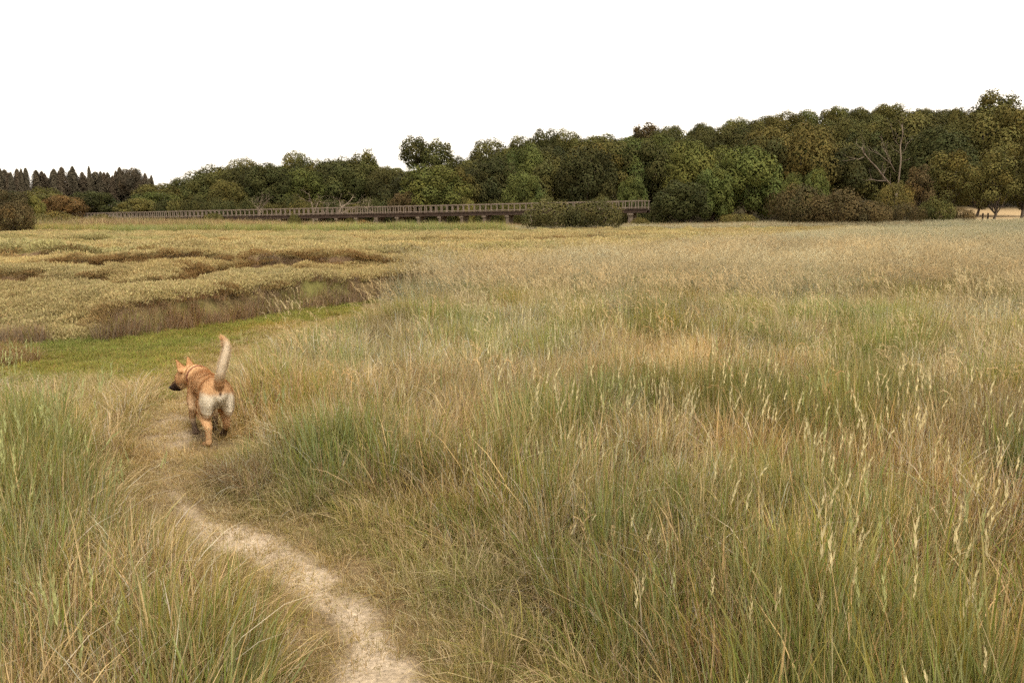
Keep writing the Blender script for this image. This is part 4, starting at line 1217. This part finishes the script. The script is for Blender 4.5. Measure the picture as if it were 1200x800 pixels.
bms = bmesh.new(); bms.from_mesh(body_me)
sel = [v for v in bms.verts if v.co.z > .27 and -.125 < v.co.y < .50]          # even out the trunk, keep legs, head and tail crisp
for k_ in range(70): bmesh.ops.smooth_vert(bms, verts=sel, factor=.5, use_axis_x=True, use_axis_y=True, use_axis_z=True)
bms.to_mesh(body_me); bms.free()
nv = len(body_me.vertices)
co = np.zeros(nv * 3, np.float32); body_me.vertices.foreach_get('co', co); co = co.reshape(-1, 3)

hc, mzv, huv, hlv = (np.array(v) for v in (HC, mz, hu, hl))
def coat(P, r=None):
    """the dog's coat colours by place on its body"""
    n = len(P); x_, y_, z_ = P[:, 0], P[:, 1], P[:, 2]
    tan_c = np.array([.66, .42, .22]); cream = np.array([.72, .57, .39]); white = np.array([.86, .77, .62]); dark = np.array([.05, .03, .022]); red = np.array([.50, .265, .115])
    c = np.tile(tan_c, (n, 1))
    def mix(c, col, w): w = np.clip(w, 0, 1)[:, None]; return c * (1 - w) + np.array(col) * w
    c = mix(c, red, .3 * sst(.44, .50, z_) * sst(.6, .3, y_) * sst(-.2, -.05, y_))
    c = mix(c, cream, .5 * sst(.36, .28, z_) * sst(.05, .2, y_) * sst(.65, .5, y_))
    wz = .05 * (noise(x_ * 28, z_ * 28, 3) - .5); ux = np.abs(np.abs(x_) - .055)
    c = mix(c, white, sst(.0, -.06, y_ + wz) * sst(.445, .40, z_ + wz * .5 + .15 * ux) * sst(.21, .28, z_ + wz))            # pale breeches
    c = mix(c, cream, .95 * sst(.49, .53, z_) * sst(-.06, -.10, y_))                                # tail
    c = mix(c, white, .6 * sst(.50, .58, z_) * sst(-.14, -.165, y_))
    c = mix(c, tan_c, .8 * sst(.77, .82, z_) * sst(0, -.08, y_))
    leg = sst(.16, .08, z_)
    c = mix(c, dark, leg * np.where(y_ > .08, .92, .25) * np.where((x_ < 0) & (y_ < .08), .6, 1))
    q = P - hc
    m = q @ mzv; h_ = q @ huv; l_ = np.abs(q @ hlv)
    head = (np.linalg.norm(q, axis=1) < .26) & (y_ > .5)
    c = mix(c, red, head * .5 * sst(-.05, .05, m))
    c = mix(c, dark, head * sst(.085, .12, m) * sst(.05, .0, h_ + .01))
    c = mix(c, cream, head * .8 * sst(.02, .06, m) * sst(.12, .09, m) * sst(-.02, -.05, h_))
    c = mix(c, red * .9, head * sst(.05, .09, h_) * .8)
    c = mix(c, dark * 2.5, sst(.016, .008, np.hypot(x_, z_ - .425)) * sst(-.07, -.1, y_))           # under the tail root
    if r is not None: c = c * r.uniform(.93, 1.09, n)[:, None]
    return np.clip(c, .01, .9)
set_color(body_me, 'coat', coat(co))
coat_mat = leaf_mat('dog_coat', 'coat', False, 0.0, rough=.75, spec=.15)
body_me.materials.clear(); body_me.materials.append(coat_mat)
body_me.polygons.foreach_set('use_smooth', np.ones(len(body_me.polygons), bool))
body = child('body', body_me, dog)
# short fur: fine strips laid along the coat
body_me.calc_loop_triangles()
nt_ = len(body_me.loop_triangles)
tri = np.zeros(nt_ * 3, np.int32); body_me.loop_triangles.foreach_get('vertices', tri); tri = tri.reshape(-1, 3)
A, B, Cc = co[tri[:, 0]], co[tri[:, 1]], co[tri[:, 2]]
fn = np.cross(B - A, Cc - A); ar = np.linalg.norm(fn, axis=1); fn /= ar[:, None] + 1e-12
r_ = np.random.default_rng(5)
NF = 170000
ti = r_.choice(nt_, NF, p=ar / ar.sum())
uv = r_.uniform(size=(NF, 2)); fl = uv.sum(1) > 1; uv[fl] = 1 - uv[fl]
P = A[ti] + (B - A)[ti] * uv[:, :1] + (Cc - A)[ti] * uv[:, 1:]
nn = fn[ti]
flow = np.tile(np.array([0, -1.0, -.35]), (NF, 1))
tailm = (P[:, 1] < -.10) & (P[:, 2] > .49)
flow[tailm] = (0.1, -.1, 1)
legm = (P[:, 2] < .25); flow[legm] = (0, -.25, -1)
flow = flow - nn * np.sum(flow * nn, 1)[:, None]
d_ = flow + nn * .15 + r_.normal(0, .12, (NF, 3)); d_ /= np.linalg.norm(d_, axis=1)[:, None]
ln = r_.uniform(.009, .018, NF)
ln[tailm] *= 2.4; d_[tailm] += nn[tailm] * .22
ln[(P[:, 1] < -.05) & (P[:, 2] > .22) & (P[:, 2] < .44)] *= 1.25
ln[P[:, 2] < .12] *= .5
ln[np.linalg.norm(P - hc, axis=1) < .2] *= .55
sdv = np.cross(d_, nn); sdv /= np.linalg.norm(sdv, axis=1)[:, None] + 1e-9
V = np.stack([P - sdv * .0016 - nn * .0004, P + sdv * .0016 - nn * .0004, P + d_ * ln[:, None]], 1).reshape(-1, 3)
fur_me = mesh_np('fur', V, np.arange(NF * 3), np.full(NF, 3), leaf_mat('dog_fur', 'coat', False, .2, rough=.8, spec=.05))
set_color(fur_me, 'coat', np.repeat(coat(P, r_), 3, 0))
fur = child('fur', fur_me, dog); fur['kind'] = 'stuff'
# collar, nose, eyes
col_m = noise_mat('red_webbing', (.16, .06, .035), (.22, .085, .05), 40, .7, .2)
m = MB()
cc = Vector((-.012, .552, .441)); ax = Vector((-.2, .93, .22)).normalized(); e1 = ax.cross(Vector((0, 0, 1))).normalized(); e2 = e1.cross(ax)
K = 28
for i in range(K):
    th = 2 * math.pi * i / K
    o_ = e1 * math.cos(th) + e2 * math.sin(th)
    for rr_, aa in ((.086, -.006), (.0945, -.006), (.0945, .006), (.086, .006)): m.v.append(tuple(cc + o_ * rr_ + ax * aa))
for i in range(K):
    j = (i + 1) % K
    for q in range(4): m.f.append([i*4+q, i*4+(q+1) % 4, j*4+(q+1) % 4, j*4+q])
collar = child('collar', m.mesh('collar', col_m, False), dog); collar['label'] = 'thin dark red collar'
black = noise_mat('wet_black', (.008, .007, .007), (.02, .017, .015), 60, .35, .2)
bmn = bmesh.new(); ellipsoid(bmn, HC + mz * .195 - hu * .012, (.017, .017, .014)); ellipsoid(bmn, HC + mz * .203 - hu * .008, (.014, .012, .010))
me = bpy.data.meshes.new('nose'); bmn.to_mesh(me); bmn.free(); me.materials.append(black); child('nose', me, dog)
for sg in (-1, 1):
    bmn = bmesh.new(); ellipsoid(bmn, HC + mz * .062 + hl * sg * .05 + hu * .022, (.011, .011, .011))
    me = bpy.data.meshes.new('eye'); bmn.to_mesh(me); bmn.free(); me.materials.append(black); child('eye', me, dog)
